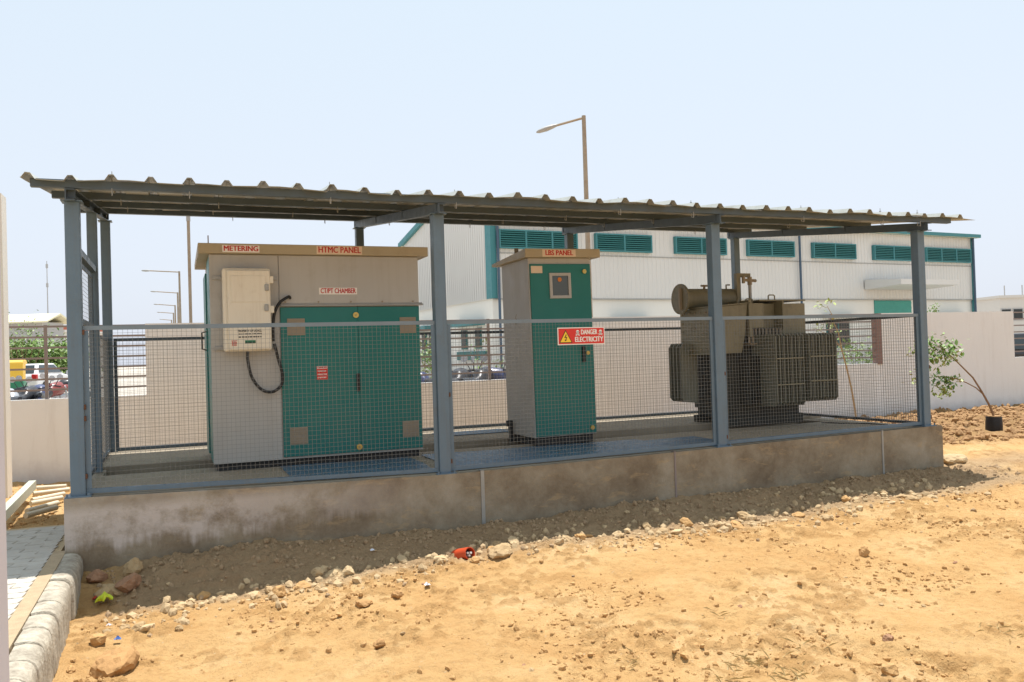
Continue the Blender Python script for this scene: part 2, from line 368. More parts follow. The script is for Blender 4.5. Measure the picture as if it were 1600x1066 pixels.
def gz(x, y):
    x = np.asarray(x, float); y = np.asarray(y, float)
    z = np.full(np.broadcast(x, y).shape, -.5)
    z = np.where(y > -6, zfront(x)+(zfoot(x)-zfront(x))*sst(-.85, -.12, y), z)
    z = z-.04*sst(-1.3, -5, y)
    z = z+(-.5-z)*sst(.2, 2.0, y)
    z = z+.025*np.exp(-((y-ridge_y(x))/.12)**2)*(.5+.5*vnoise(x, y, 3.1, 4))*sst(.3, .8, x)*(1-sst(7, 8.3, x))
    z = z-.09*sst(3.2, 5.5, y)*(1-sst(6.5, 9, y))
    z = z+.013*np.clip(y-9, 0, 90)
    m, g, rd = masks(x, y)
    near = 1-sst(9, 12, y)
    z = z+near*(.03*vnoise(x, y, .9, 1)+.02*vnoise(x, y, 2.6, 2)+.017*vnoise(x, y, 5, 3)+.011*(.5-np.abs(vnoise(x, y, 15, 4)))+.006*vnoise(x, y, 29, 5)+.004*np.abs(vnoise(x, y, 55, 1)))
    # sparse clumpy patches
    cl = clump(x, y)
    z = z+near*(.016*cl+cl*.012*np.abs(vnoise(x, y, 30, 0))-.006*sst(.3, .8, vnoise(x, y, 8.3, 5)))
    lump = np.abs(vnoise(x, y, 4.2, 2))*.11+np.abs(vnoise(x, y, 9, 3))*.06+np.abs(vnoise(x, y, 21, 4))*.03
    m = m*(1-.7*np.exp(-((x-12.2)**2+(y-2.5)**2)/.7))
    z = z+m*(lump*.8+.02)+g*(.014*np.abs(vnoise(x, y, 24, 5))+.008*vnoise(x, y, 48, 6))*near
    # two faint wheel tracks
    for a, bb, w in ((Vector((2.6, -5.2)), Vector((8.5, -.9)), .09), (Vector((1.2, -4.6)), Vector((3.2, -1.6)), .07), (Vector((4.4, -4.8)), Vector((3.1, -2.6)), .07)):
        d = (bb-a).normalized(); s_ = (x-a.x)*d.x+(y-a.y)*d.y; t_ = -(x-a.x)*d.y+(y-a.y)*d.x+.12*np.sin(s_*.9)
        on = (1-sst(w*.7, w*1.3, np.abs(t_)))*sst(0, .4, s_)*(1-sst((bb-a).length-.5, (bb-a).length, s_))
        z = z*(1-on*.0)+on*(-.02+.007*np.sin(s_*70+np.abs(t_)*50))
    return z
def gzs(x, y): return float(gz(x, y))
def hit(px, py):
    d = ray(px, py); t = np.linspace(2, 26, 4000); x = CX+d.x*t; y = CY+d.y*t; z = CZ+d.z*t
    k = int(np.argmax(z < gz(x, y))); return Vector((x[k], y[k], gzs(x[k], y[k])))
def build_ground():
    def ax(lo, hi, st, far_lo, far_hi):
        a = list(np.arange(lo, hi, st)); s = st
        l = []; v = lo
        while v > far_lo: s *= 1.22; v -= s; l.append(v)
        s = st; r = []; v = a[-1]
        while v < far_hi: s *= 1.22; v += s; r.append(v)
        return np.array(l[::-1]+a+r)
    xs = ax(-.3, 9.6, .0145, -500, 900)
    ya = np.arange(-4.2, .1, .0125)
    s = .0125; yl = []; v = -4.2
    while v > -200: s *= 1.25; v -= s; yl.append(v)
    yb = np.arange(.1, 6.0, .055); yr = []; v = yb[-1]; s = .055
    while v < 1200: s *= 1.2; v += s; yr.append(v)
    ys = np.array(yl[::-1]+list(ya)+list(yb)+yr)
    # finer columns over the mound at the right
    xs = np.unique(np.concatenate([xs, np.arange(9.6, 17, .05)]))
    X, Y = np.meshgrid(xs, ys)
    Z = gz(X, Y)
    # below the paving (left of the kerb) drop the sheet a little
    Z = np.where((X < -.03) & (Y < 1.4), np.minimum(Z, -.5), Z)
    nx, ny = len(xs), len(ys)
    co = np.stack([X.ravel(), Y.ravel(), Z.ravel()], 1)
    i = np.arange(nx*ny).reshape(ny, nx)
    q = np.stack([i[:-1, :-1].ravel(), i[:-1, 1:].ravel(), i[1:, 1:].ravel(), i[1:, :-1].ravel()], 1)
    me = bpy.data.meshes.new('ground')
    me.vertices.add(len(co)); me.vertices.foreach_set('co', co.ravel())
    me.loops.add(q.size); me.loops.foreach_set('vertex_index', q.ravel().astype(np.int32))
    me.polygons.add(len(q)); me.polygons.foreach_set('loop_start', np.arange(0, q.size, 4, dtype=np.int32))
    me.polygons.foreach_set('loop_total', np.full(len(q), 4, dtype=np.int32))
    me.polygons.foreach_set('use_smooth', np.ones(len(q), dtype=bool))
    me.update(calc_edges=True)
    m, g, rd = masks(X, Y)
    colr = np.stack([m.ravel(), g.ravel(), rd.ravel(), (clump(X, Y)*(1-sst(8, 11, Y))).ravel()], 1)
    ca = me.color_attributes.new('soil', 'FLOAT_COLOR', 'POINT'); ca.data.foreach_set('color', colr.ravel())
    me.materials.append(M['sand'])
    o = bpy.data.objects.new('ground', me); COL.objects.link(o); o['kind'] = 'structure'
build_ground()

# ------------------------------------------------------------------ platform
X2, X3, X4, D, RH = 2.65, 5.34, 7.91, 3.06, 1.2
def zt(x): return float(np.interp(x, [-.1, 0, 1.3, 2.65, 4, 5.34, 6.6, 7.91, 8.1], [.015, .016, -.02, -.042, -.03, -.012, .008, .022, .02]))
XL, XR, YF, YB = -.085, 8.06, -.09, 3.22
plat = thing('concrete_platform', 'long raised concrete platform with trowelled sides under the steel shed', 'platform', (XL, YF, -.5))
TR0, TR1 = 1.24, 1.68     # cable trench along the platform
b = MB()
xs_ = [XL, 0, .7, 1.4, 2.0, 2.65, 3.4, 4.2, 5.34, 6.2, 7.1, 7.91, XR]
for xa, xb in zip(xs_[:-1], xs_[1:]):
    za, zb = zt(xa), zt(xb)
    b.hexa([(xa, YF, -.8), (xb, YF, -.8), (xb, .35, -.8), (xa, .35, -.8), (xa, YF, za), (xb, YF, zb), (xb, .35, -.002), (xa, .35, -.002)])
b.v = [tuple(v) for v in b.v]
b.build('front_face', M['plinth'], plat)
b = MB()
b.box(XL+.001, XR-.001, .35, TR0, -.8, -.002)
b.box(XL+.001, XR-.001, TR0, TR1, -.8, -.5); b.box(XL+.001, .06, TR0, TR1, -.5, -.002); b.box(7.7, XR-.001, TR0, TR1, -.5, -.002)
b.box(XL+.001, XR-.001, TR1, YB, -.8, .026)
b.build('slab', M['floor'], plat)
# a thin dusty screed on the front strip, so the floor reads as floor and the side as side
b = MB()
for xa, xb in zip(xs_[:-1], xs_[1:]):
    b.add([(xa+.001, YF+.03, zt(xa)+.003), (xb-.0, YF+.03, zt(xb)+.003), (xb, .35, .001), (xa+.001, .35, .001)], [(0, 1, 2, 3)])
b.build('screed', M['floor'], plat)
for x, w in ((2.945, .03), (4.785, .016), (7.232, .02)):
    s = MB(); z = zt(x)
    s.box(x-w/2, x+w/2, YF-.008, YF+.0, -.6, z+.006); s.box(x-w/2, x+w/2, YF-.008, YF+.05, z+.004, z+.010)
    s.build('earthing_strip', M['galv'] if w > .018 else M['railing'], plat)
# pavement: pavers and kerb stones
pav = MB().box(-3.5, -.125, -7, 1.15, -.8, -.3605).build('pavement', mat('pavement_sand_bed', (.45, .34, .2), .95, 0, .2, 20), kind='structure')
def paver_mesh(i):
    L, Wd, d, g = .205, .118, .012, .0035
    R.seed(i); a = L/2-g; w = Wd/2-g
    poly = [(-a-.012, -w), (-.02, -w), (.02, -w-d), (a-.012, -w-d), (a+.012, w-d*.2), (a+.012, w-d), (.02, w-d), (-.02, w), (-a+.012, w)]
    poly = [(-a-.012, -w), (-.015, -w), (.015, -w-d), (a-.012, -w-d), (a+.012, w-d), (.015, w-d), (-.015, w), (-a+.012, w)]
    lo = [(x, y) for x, y in poly]; hi = [(x*.985, y*.97) for x, y in poly]; n = len(poly)
    m = MB(); m.add([(x, y, -.05) for x, y in lo]+[(x, y, -.004) for x, y in lo]+[(x, y, 0) for x, y in hi],
                    [(i_, (i_+1) % n, n+(i_+1) % n, n+i_) for i_ in range(n)]+[(n+i_, n+(i_+1) % n, 2*n+(i_+1) % n, 2*n+i_) for i_ in range(n)]+[tuple(range(2*n, 3*n))])
    return m.mesh('paver', M['paver'])
PM = [paver_mesh(i) for i in range(2)]
R.seed(11)
for r_ in range(34):
    y = -2.9+r_*.118
    for c_ in range(7):
        x = -.268-c_*.209-(.1 if r_ % 2 else 0)
        if r_ % 2 and c_ == 0: inst(PM[0], 'paver', (-.218, y, -.352), pav, (0, 0, 0), (.46, 1, 1))
        inst(PM[c_ % 2], 'paver', (x, y, -.352+R.uniform(-.0015, .0015)), pav, (R.uniform(-.003, .003), R.uniform(-.003, .003), R.uniform(-.01, .01)))
b = MB().box(-.165, -.085, -6.5, .0, -.5, -.3505)
b.build('edging_strip', mat('sandy_edging', (.38, .285, .175), .95, 0, .3, 14, bump=.5), pav)
def kerb_mesh(L):
    prof = [(-.045, -.26), (.085, -.26), (.084, -.10), (.080, -.055), (.068, -.025), (.045, -.008), (.015, -.001), (-.015, .0), (-.045, -.004)]
    m = MB(); n = len(prof); ys = [0, .012, L*.3, L*.5, L*.7, L-.012, L]; vs = []
    for i, y in enumerate(ys):
        k = .88 if i in (0, len(ys)-1) else (1.0+.02*(i == 3)); vs += [(x*k, y, z if z < -.2 else z-(.014 if k < .95 else 0)) for x, z in prof]
    fs = [(i*n+k, i*n+(k+1) % n, (i+1)*n+(k+1) % n, (i+1)*n+k) for i in range(len(ys)-1) for k in range(n)]
    fs = [f[::-1] for f in fs]; fs += [tuple(range(n)), tuple(range(len(vs)-1, len(vs)-n-1, -1))]
    m.add(vs, fs); return m.mesh('kerb_stone', M['kerb'], smooth=True)
KM = kerb_mesh(.236)
for i in range(18):
    y = -.33-i*.250
    inst(KM, 'kerb_stone', (-.055+(-.1-y)*.012+R.uniform(-.004, .004), y, -.352+R.uniform(-.006, .006)), pav, (R.uniform(-.015, .015), R.uniform(-.03, .03), R.uniform(-.02, .02)))

# ------------------------------------------------------------------ shed
shed = thing('steel_shed', 'open blue grey steel shed frame with corrugated sheet roof over the equipment', 'shed', (0, 0, 0))
SL = (2.42-2.07)/D
def zr(y): return 2.07+SL*y        # underside of the rafters
def post(x, y, w, z0, z1, name='post', plate=True):
    p = MB()
    t = .012; h = w/2
    # channel pair: box section with proud flanges at the edges
    p.box(x-h, x+h, y-h, y+h, z0, z1)
    o = p.build(name, M['steel'], shed, bevel=.006)
    if plate:
        q = MB().box(x-h-.035, x+h+.035, y-h-.035, y+h+.03, z0-.002, z0+.008)
        for sx in (-1, 1): q.cyl((x+sx*(h+.02), y-h-.02, z0+.008), (x+sx*(h+.02), y-h-.02, z0+.028), .008, 6)
        q.build('base_plate', M['steel'], o)
        MB().box(x-h-.02, x+h+.02, y-h-.02, y+h+.02, z1-.001, z1+.006).build('cap_plate', M['steel'], o)
    return o
for x in (0, X2, X3, X4):
    post(x, 0, .095, zt(x), zr(0)-.006)
for x in (0, X2, X3, X4-.01):
    post(x, D, .09, .012, zr(D)-.006)
post(0, 1.5, .08, .0, zr(1.5)-.002, plate=False)
M['rust'] = mat('rust', (.12, .055, .03), .9, 0, .4, 30, bump=.6)
for x, zz in ((0, (.12, .52, .60, 1.12)), (X2, (.08, .62)), (X3, (.07, .66)), (X4, (.08, .6))):
    for z in zz: MB().box(x+.047, x+.060, -.047, -.022, zt(x)+z, zt(x)+z+.035).build('weld_tab', M['rust'], shed, bevel=.003)
for x in (0, X2, X3, X4):      # rafters: channel section
    a = Vector((x, -.16, zr(-.16))); e = Vector((x, D+.14, zr(D+.14)))
    p = MB(); H = .08
    for dx0, dx1, dz0, dz1 in ((-.03, -.022, 0, H), (-.022, .03, 0, .008), (-.022, .03, H-.008, H)):
        p.hexa([(x+dx0, a.y, a.z+dz0), (x+dx1, a.y, a.z+dz0), (x+dx1, e.y, e.z+dz0), (x+dx0, e.y, e.z+dz0), (x+dx0, a.y, a.z+dz1), (x+dx1, a.y, a.z+dz1), (x+dx1, e.y, e.z+dz1), (x+dx0, e.y, e.z+dz1)])
    p.build('rafter', M['steel_dark'], shed)
PY = [-.13, .95, 2.02, 3.12]
for y in PY:
    z = zr(y)+.082
    p = MB()
    p.box(-.235, 8.22, y-.027, y+.027, z, z+.004); p.box(-.235, 8.22, y-.027, y+.027, z+.051, z+.055); p.box(-.235, 8.22, y-.027, y-.022, z+.004, z+.051)
    o = p.build('purlin', M['steel_dark'], shed)
    for x in (0, X2, X3, X4):
        MB().box(x-.035, x+.03, y+.03, y+.036, z-.06, z+.04).build('cleat', M['steel_dark'], o)
# roof sheets
RP = .2505
def roof_profile(nr):
    pts = [(0, 0)]
    for k in range(nr):
        x = k*RP
        pts += [(x+.004, .0), (x+.030, .038), (x+.060, .038), (x+.086, 0), (x+.16, .001)]
    pts += [(nr*RP+.010, 0)]
    return pts
x0 = -.283
nsh = 0
R.seed(5)
while x0 < 8.2:
    nr = 4 if x0+4*RP < 8.6 else max(1, int(round((8.45-x0)/RP)))
    pr = roof_profile(nr); m = MB(); ys = np.linspace(-.24, D+.15, 15); n = len(pr); vs = []; dy = R.uniform(-.02, .02); lift = .0015*(nsh % 2); ph = R.uniform(0, 6)
    for s_ in (0, 1):
        for y in ys:
            end = abs(y-1.55)/1.75
            for (px_, pz_) in pr:
                z = zr(y)+.082+.056+pz_+lift-(.0022 if s_ == 0 else 0)+.004*math.sin(y*3.1+ph+px_*5)*(.4+end) + .006*math.sin(px_*9+ph*2+nsh)*end**4
                vs.append((x0+px_, y+dy, z))
    K = len(ys)*n
    for i in range(len(ys)-1):
        for k in range(n-1):
            a_ = i*n+k; m.f.append((a_, a_+n, a_+n+1, a_+1)); m.f.append((K+a_, K+a_+1, K+a_+n+1, K+a_+n))
    for k in range(n-1):
        m.f.append((k, k+1, K+k+1, K+k)); e_ = (len(ys)-1)*n+k; m.f.append((e_+1, e_, K+e_, K+e_+1))
    for i in range(len(ys)-1):
        a_ = i*n; m.f.append((a_+n, a_, K+a_, K+a_+n)); a_ = i*n+n-1; m.f.append((a_, a_+n, K+a_+n, K+a_))
    m.v = vs
    o = m.build('roof_sheet', M['roof'], shed)
    for y in PY:
        h = MB()
        z = zr(y)+.138; xh = x0+.045+RP*R.choice((0, 1, 2))*(nr > 2)
        h.cyl((xh, y, z-.09), (xh, y, z+.055+R.uniform(0, .02)), .003, 5); h.cyl((xh, y, z+.038), (xh, y, z+.043), .011, 8)
        h.cyl((xh, y-.035, z-.10), (xh, y, z-.09), .003, 5); h.cyl((xh, y-.035, z-.10), (xh, y-.035, z-.05), .003, 5)
        h.build('hook_bolt', M['galv'], o)
    x0 += nr*RP; nsh += 1

# ------------------------------------------------------------------ wire mesh fence panels
def mesh_wires(p0, p1, za0, za1, ztop, pitch=.0325, w=.0018, pv=None):
    p0 = Vector(p0); p1 = Vector(p1); L = (p1-p0).length; d = (p1-p0)/L; pv = pv or pitch; n = int(L/pv); m = MB(); nrm = Vector((d.y, -d.x, 0))
    R.seed(int(L*1000))
    for i in range(n+1):
        t = i*pv+(L-n*pv)/2; za = za0+(za1-za0)*t/L
        q = p0+d*t; m.bar((q.x, q.y, za), (q.x+R.uniform(-.003, .003)*d.x, q.y, ztop), w, w, up=nrm)
    zz = min(za0, za1); k = 0
    while zz+k*pitch < ztop:
        z = zz+k*pitch; o_ = nrm*w*.9; segs = 10; wob = [R.uniform(-.003, .003) for _ in range(segs+1)]
        for s in range(segs):
            a = p0+d*(L*s/segs)+o_; c = p0+d*(L*(s+1)/segs)+o_
            m.bar((a.x, a.y, z+wob[s]), (c.x, c.y, z+wob[s+1]), w, w)
        k += 1
    return m
def panel(label, p0, p1, za0, za1, ztop, group='wire mesh fence panels round the platform', name='mesh_fence_panel', mat_=None, fw=.034, pv=None):
    mat_ = mat_ or M['steel']
    p0 = Vector(p0); p1 = Vector(p1); t = thing(name, label, 'fence', (p0.x, p0.y, za0), group); d = (p1-p0).normalized()
    nrm = Vector((d.y, -d.x, 0))
    def rail(za, zb):
        m = MB(); m.bar((p0.x, p0.y, za), (p1.x, p1.y, zb), .006, fw-.004)
        a = p0-nrm*.0; c = p1-nrm*.0
        m.bar((a.x-nrm.x*.017, a.y-nrm.y*.017, za+fw/2-.004), (c.x-nrm.x*.017, c.y-nrm.y*.017, zb+fw/2-.004), .028, .006)
        return m
    rail(ztop-fw/2, ztop-fw/2).build('top_rail', M['rail'] if mat_ is M['steel'] else mat_, t); rail(za0+.014+fw/2, za1+.014+fw/2).build('bottom_rail', mat_, t)
    for q, za in ((p0, za0), (p1, za1)):
        s = 1 if q is p0 else -1
        MB().bar((q.x+d.x*s*fw/2, q.y+d.y*s*fw/2, za+.014+fw), (q.x+d.x*s*fw/2, q.y+d.y*s*fw/2, ztop-fw), fw if abs(d.x) > .5 else .006, .006 if abs(d.x) > .5 else fw, up=(0, 1, 0)).build('stile', mat_, t)
    o = mesh_wires(p0+d*.01-nrm*.008, p1-d*.01-nrm*.008, za0+.02, za1+.02, ztop-.01, pv=pv).build('wire_mesh', M['wire'], t, kind='stuff')
    return t
h = .05
panel('front wire mesh panel before the green metering cabinet, between the leftmost and second front posts', (h, -.02, 0), (X2-h, -.02, 0), zt(0), zt(X2), RH)
panel('front wire mesh panel before the narrow LBS cabinet, carrying the red danger sign', (X2+h, -.02, 0), (X3-h, -.02, 0), zt(X2), zt(X3), RH)
panel('front wire mesh panel between the two rightmost front posts, before the transformer', (X3+h, -.02, 0), (X4-h, -.02, 0), zt(X3), zt(X4), RH)
panel('rear wire mesh panel seen left of the metering cabinet', (h, D, 0), (X2-h, D, 0), .012, .012, RH, mat_=M['steel_dark'])
panel('rear wire mesh panel seen between the metering cabinet and the LBS cabinet', (X2+h, D, 0), (X3-h, D, 0), .012, .012, RH, mat_=M['steel_dark'])
panel('rear wire mesh panel behind the transformer', (X3+h, D, 0), (X4-.06, D, 0), .012, .012, RH, mat_=M['steel_dark'])
panel('right end wire mesh panel beside the transformer, receding from the last front post', (X4, h, 0), (X4, D-h, 0), .015, .012, RH, mat_=M['steel_dark'])
panel('left end wire mesh panel behind the tall gate, between side post and rear corner', (0, 1.545, 0), (0, D-h, 0), .0, .012, RH, mat_=M['steel_dark'])
gt = panel('tall wire mesh gate with padlock in the left end of the shed', (0, .075, 0), (0, 1.43, 0), .02, .02, 1.70, group=None, name='mesh_gate', mat_=M['steel_dark'], fw=.04, pv=.09)
gt['category'] = 'gate'; 
if 'group' in gt.keys(): del gt['group']
MB().bar((0, .115, 1.25), (0, 1.39, 1.25), .03, .04).build('mid_rail', M['steel_dark'], gt)
lk = MB(); lk.box(-.02, .02, .10, .16, 1.40, 1.46); lk.tube([(0, .115, 1.46), (0, .115, 1.49), (0, .13, 1.5), (0, .145, 1.49), (0, .145, 1.46)], .005, 6); lk.box(-.025, .01, .06, .20, 1.47, 1.485)
lk.build('padlock', M['brass'], gt)
MB().box(-.03, .03, .05, 1.46, 1.72, 1.77).build('gate_lintel', M['steel'], shed)

# ------------------------------------------------------------------ lettering
def text_mb(s, size, bold=.0, sx=1.0):
    cu = bpy.data.curves.new('t', 'FONT'); cu.body = s; cu.size = size; cu.offset = 0; cu.extrude = .0006
    cu.align_x = 'CENTER'; cu.align_y = 'CENTER'; cu.resolution_u = 3
    o = bpy.data.objects.new('t', cu); COL.objects.link(o)
    dg = bpy.context.evaluated_depsgraph_get(); me = bpy.data.meshes.new_from_object(o.evaluated_get(dg))
    m = MB(); m.v = [(v.co.x*sx, v.co.y, v.co.z) for v in me.vertices]; m.f = [tuple(p.vertices) for p in me.polygons]
    bpy.data.objects.remove(o); bpy.data.meshes.remove(me); bpy.data.curves.remove(cu)
    bold *= 1.5
    if bold:   # heavier strokes: the same letters twice more, a hair aside and a hair proud
        v0, f0 = list(m.v), list(m.f)
        for q, (dx, dy) in enumerate(((-1, 0), (1, 0), (0, .6))): m.add([(v[0]+dx*bold*1.1, v[1]+dy*bold, v[2]+.0003*(q+1)) for v in v0], f0)
    return m
def on_front(m, x, y, z):    # stand local xy upright on a wall that faces -y
    m.v = [(v[0]+x, y-v[2], v[1]+z) for v in m.v]; return m
def sign_text(s, size, x, y, z, mt, parent, width=None, bold=.004, name='lettering'):
    m = text_mb(s, size, bold)
    w = max(v[0] for v in m.v)-min(v[0] for v in m.v)
    if width: k = width/w; m.v = [(v[0]*k, v[1], v[2]) for v in m.v]
    return on_front(m, x, y, z).build(name, mt, parent)

# ------------------------------------------------------------------ HTMC / metering cabinet
HX0, HXM, HX1, HY0, HY1, HB, HZ = .923, 1.487, 2.735, .907, 2.15, .06, 1.83
hc = thing('metering_cabinet', 'wide beige and green electrical cabinet lettered METERING and HTMC PANEL', 'electrical cabinet', (HX0, HY0, 0))
MB().box(HX0+.03, HX1-.03, HY0+.04, HY1-.04, 0, HB).build('plinth', M['darkgap'], hc)
MB().box(HX0+.012, HX1, HY0+.012, HY1, HB, HZ).build('body', M['beige'], hc)
MB().box(HX0, HXM-.004, HY0, HY0+.012, HB+.0, HZ-.004).build('left_panel', M['beige'], hc, bevel=.003)
MB().box(HX0, HX0+.012, HY0+.02, HY0+.65, HB, HZ-.01).build('side_door', M['green'], hc)
sd = MB().box(HX0-.012, HX0, HY0+.66, HY1-.03, HB+.03, HZ-.1).build('side_door', M['green'], hc)
q = MB().tube([(HX0-.01, 1.60, 1.03), (HX0-.05, 1.60, 1.04), (HX0-.05, 1.60, 1.19), (HX0-.01, 1.60, 1.20)], .008, 6).build('handle', M['black'], sd)
ZG = 1.375    # top of the green doors
MB().box(HXM+.004, HX1-.001, HY0, HY0+.012, ZG+.028, HZ-.004).build('chamber_cover', M['beige'], hc, bevel=.003)
led = MB(); led.hexa([(HXM+.01, HY0-.03, ZG+.008), (HX1+.03, HY0-.03, ZG+.008), (HX1+.03, HY0, ZG+.008), (HXM+.01, HY0, ZG+.008), (HXM+.01, HY0-.03, ZG+.013), (HX1+.03, HY0-.03, ZG+.013), (HX1+.03, HY0, ZG+.035), (HXM+.01, HY0, ZG+.035)])
led = led.build('drip_ledge', M['beige'], hc)
bl = MB()
for x in np.linspace(HXM+.05, HX1-.06, 5): bl.cyl((x, HY0-.012, ZG+.045), (x, HY0-.002, ZG+.045), .008, 8)
bl.build('bolt', M['grille'], hc)
xmid = 2.165
for xa, xb in ((HXM+.006, xmid-.001), (xmid+.001, HX1-.004)):
    d_ = MB().box(xa, xb, HY0-.006, HY0+.012, HB+.02, ZG+.0).build('door', M['green'], hc, bevel=.003)
    if xa < 2:
        gx = xa+.055
    else: gx = xb-.185
    for gzv in (.185, 1.13):
        g_ = MB().box(gx, gx+.15, HY0-.012, HY0-.006, gzv-.0, gzv+.145)
        for k in range(7): g_.bar((gx+.008, HY0-.013, gzv+.015+k*.019), (gx+.142, HY0-.013, gzv+.015+k*.019), .006, .008)
        g_.build('vent_grille', M['grille'], d_)
    if xa > 2:
        for zz in (.125, 1.30):
            l_ = MB().cyl((xa-.02, HY0-.02, zz), (xa-.02, HY0-.006, zz), .026, 14); l_.build('lock', M['brass'], d_, smooth=True)
            MB().box(xa-.03, xa-.012, HY0-.026, HY0-.02, zz-.004, zz+.004).build('keyhole_cover', M['grille'], d_)
        MB().box(xa-.03, xa-.002, HY0-.03, HY0-.006, .62, .78).build('handle', M['black'], d_, bevel=.006)
# sloping lid
def lid(x0, x1, y0, y1, z, tf, tb, parent):
    m = MB(); m.hexa([(x0, y0, z), (x1, y0, z), (x1, y1, z), (x0, y1, z), (x0, y0, z+tf), (x1, y0, z+tf), (x1, y1, z+tb), (x0, y1, z+tb)])
    return m.build('lid', M['lid'], parent, bevel=.004)
lid(HX0-.085, HX1+.085, HY0-.05, HY1+.05, HZ, .085, .05, hc)
def hook(x, y, z, par):
    m = MB(); m.box(x-.022, x+.022, y, y+.008, z, z+.09); o = m.build('lifting_hook', M['grille'], par)
hook(HX1+.02, HY0+.5, HZ+.06, hc); hook(HX0+.0, HY0+.5, HZ+.06, hc)
for xs1, xs2, txt, z_, y_, hh in ((1.03, 1.33, 'METERING', HZ+.040, HY0-.05, .060), (1.81, 2.21, 'HTMC PANEL', HZ+.042, HY0-.05, .073), (1.83, 2.165, 'CT/PT CHAMBER', 1.515, HY0, .060)):
    s_ = MB().box(xs1, xs2, y_-.003, y_-.0, z_-hh/2, z_+hh/2).build('name_sticker', M['pale'] if 'HTMC' in txt else M['white'], hc)
    sign_text(txt, hh*1.04, (xs1+xs2)/2, y_-.0035, z_, M['redtxt'], s_, width=(xs2-xs1)*.93, bold=.0013)
# danger sticker on door
s_ = MB().box(1.79, 1.885, HY0-.009, HY0-.0062, .735, .855).build('warning_sticker', M['red'], hc)
MB().box(1.793, 1.882, HY0-.0095, HY0-.009, .832, .854).build('sticker_band', M['white'], s_)
sign_text('DANGER', .022, 1.8375, HY0-.0098, .843, M['redtxt'], s_, width=.082, bold=.0008)
k_ = MB(); R.seed(2)
for zz in (.81, .782, .754):
    x = 1.797
    while x < 1.872:
        w_ = R.uniform(.004, .009); k_.box(x, x+w_, HY0-.0096, HY0-.009, zz-.006+R.uniform(0, .004), zz+.004); k_.box(x, x+w_+.003, HY0-.0096, HY0-.009, zz+.004, zz+.006); x += w_+.004
k_.build('small_print', M['white'], s_)

# meter box
mb_ = thing('meter_box', 'cream plastic meter box with small red emblem hung on the left cabinet panel', 'meter box', (1.03, HY0-.15, .78))
BX0, BX1, BY, BZ0, BZ1 = 1.02, 1.405, HY0-.15, 1.0, 1.70
MB().box(BX0, BX1, BY+.012, HY0-.012, BZ0, BZ1).build('case', M['cream'], mb_, bevel=.02)
cv = MB().box(BX0+.035, BX1-.005, BY-.012, BY+.012, BZ0+.012, BZ1-.02).build('cover', M['cream'], mb_, bevel=.012)
fl = MB().box(BX0+.065, BX1-.04, BY-.018, BY-.012, BZ1-.29, BZ1-.07).build('inspection_flap', M['cream'], mb_, bevel=.006)
for x, z in ((BX1-.04, BZ1-.17), (BX1-.045, BZ1-.34)):
    MB().box(x-.012, x+.02, BY-.03, BY-.012, z-.025, z+.03).build('latch', M['galv'], mb_, bevel=.004)
for z in (BZ1-.10, BZ1-.35): MB().box(BX1-.008, BX1+.022, BY-.005, BY+.03, z-.03, z+.03).build('hinge', M['cream'], mb_, bevel=.004)
for x0_, x1_ in ((BX0-.075, BX0+.0), (BX1+.0, BX1+.065)):
    for z in (BZ1-.075, BZ0+.03):
        MB().box(x0_, x1_, HY0-.02, HY0-.002, z-.014, z+.014).cyl(((x0_+x1_)/2, HY0-.03, z), ((x0_+x1_)/2, HY0-.02, z), .008, 6).build('mounting_bracket', M['galv'], mb_)
yb_ = BY-.0135
sign_text('PROPERTY OF UGVCL', .026, 1.225, yb_, 1.17, M['ink'], mb_, width=.19, bold=.0005)
k_ = MB(); R.seed(9)
for zz, hh in ((1.145, .008), (1.12, .010)):
    x = 1.135
    while x < 1.315:
        w_ = R.uniform(.006, .03); k_.box(x, x+w_, yb_-.0008, yb_, zz-hh/2, zz+hh/2); x += w_+R.uniform(.003, .008)
k_.build('small_print', M['ink'], mb_)
k_ = MB()
for a in range(4):
    k_.box(1.082+.01*a, 1.088+.01*a, yb_-.0008, yb_, 1.055+.004*(a % 2), 1.085-.004*(a % 2))
k_.box(1.078, 1.122, yb_-.0008, yb_, 1.088, 1.092); k_.box(1.080, 1.12, yb_-.0008, yb_, 1.049, 1.053)
k_.build('emblem', M['redtxt'], mb_)
e_ = MB().box(1.185, 1.27, yb_-.0008, yb_, 1.065, 1.092).build('maker_plate', M['cgreen'], mb_)
k_ = MB()
for a in range(7): k_.box(1.188+a*.0118, 1.196+a*.0118, yb_-.0016, yb_-.0008, 1.068, 1.080)
k_.build('plate_marks', M['ink'], e_)
def cable(name, label, pts, r=.013, m=None):
    P = [Vector(p) for p in pts]; out = []
    for i in range(len(P)-1):
        p0 = P[max(i-1, 0)]; p1 = P[i]; p2 = P[i+1]; p3 = P[min(i+2, len(P)-1)]
        for k in range(6):
            t = k/6; out.append(.5*((2*p1)+(p2-p0)*t+(2*p0-5*p1+4*p2-p3)*t*t+(3*p1-p0-3*p2+p3)*t**3))
    out.append(P[-1])
    o = MB().tube(out, r, 8).build(name, m or M['black'], smooth=True); return tag(o, label, 'cable')
cable('cable', 'black cable curving from the meter box side up into the CT/PT chamber', [(BX1+.175, HY0-.0, 1.455), (BX1+.15, HY0-.05, 1.46), (BX1+.07, HY0-.07, 1.40), (BX1+.025, HY0-.07, 1.28), (BX1+.02, HY0-.07, 1.08)])
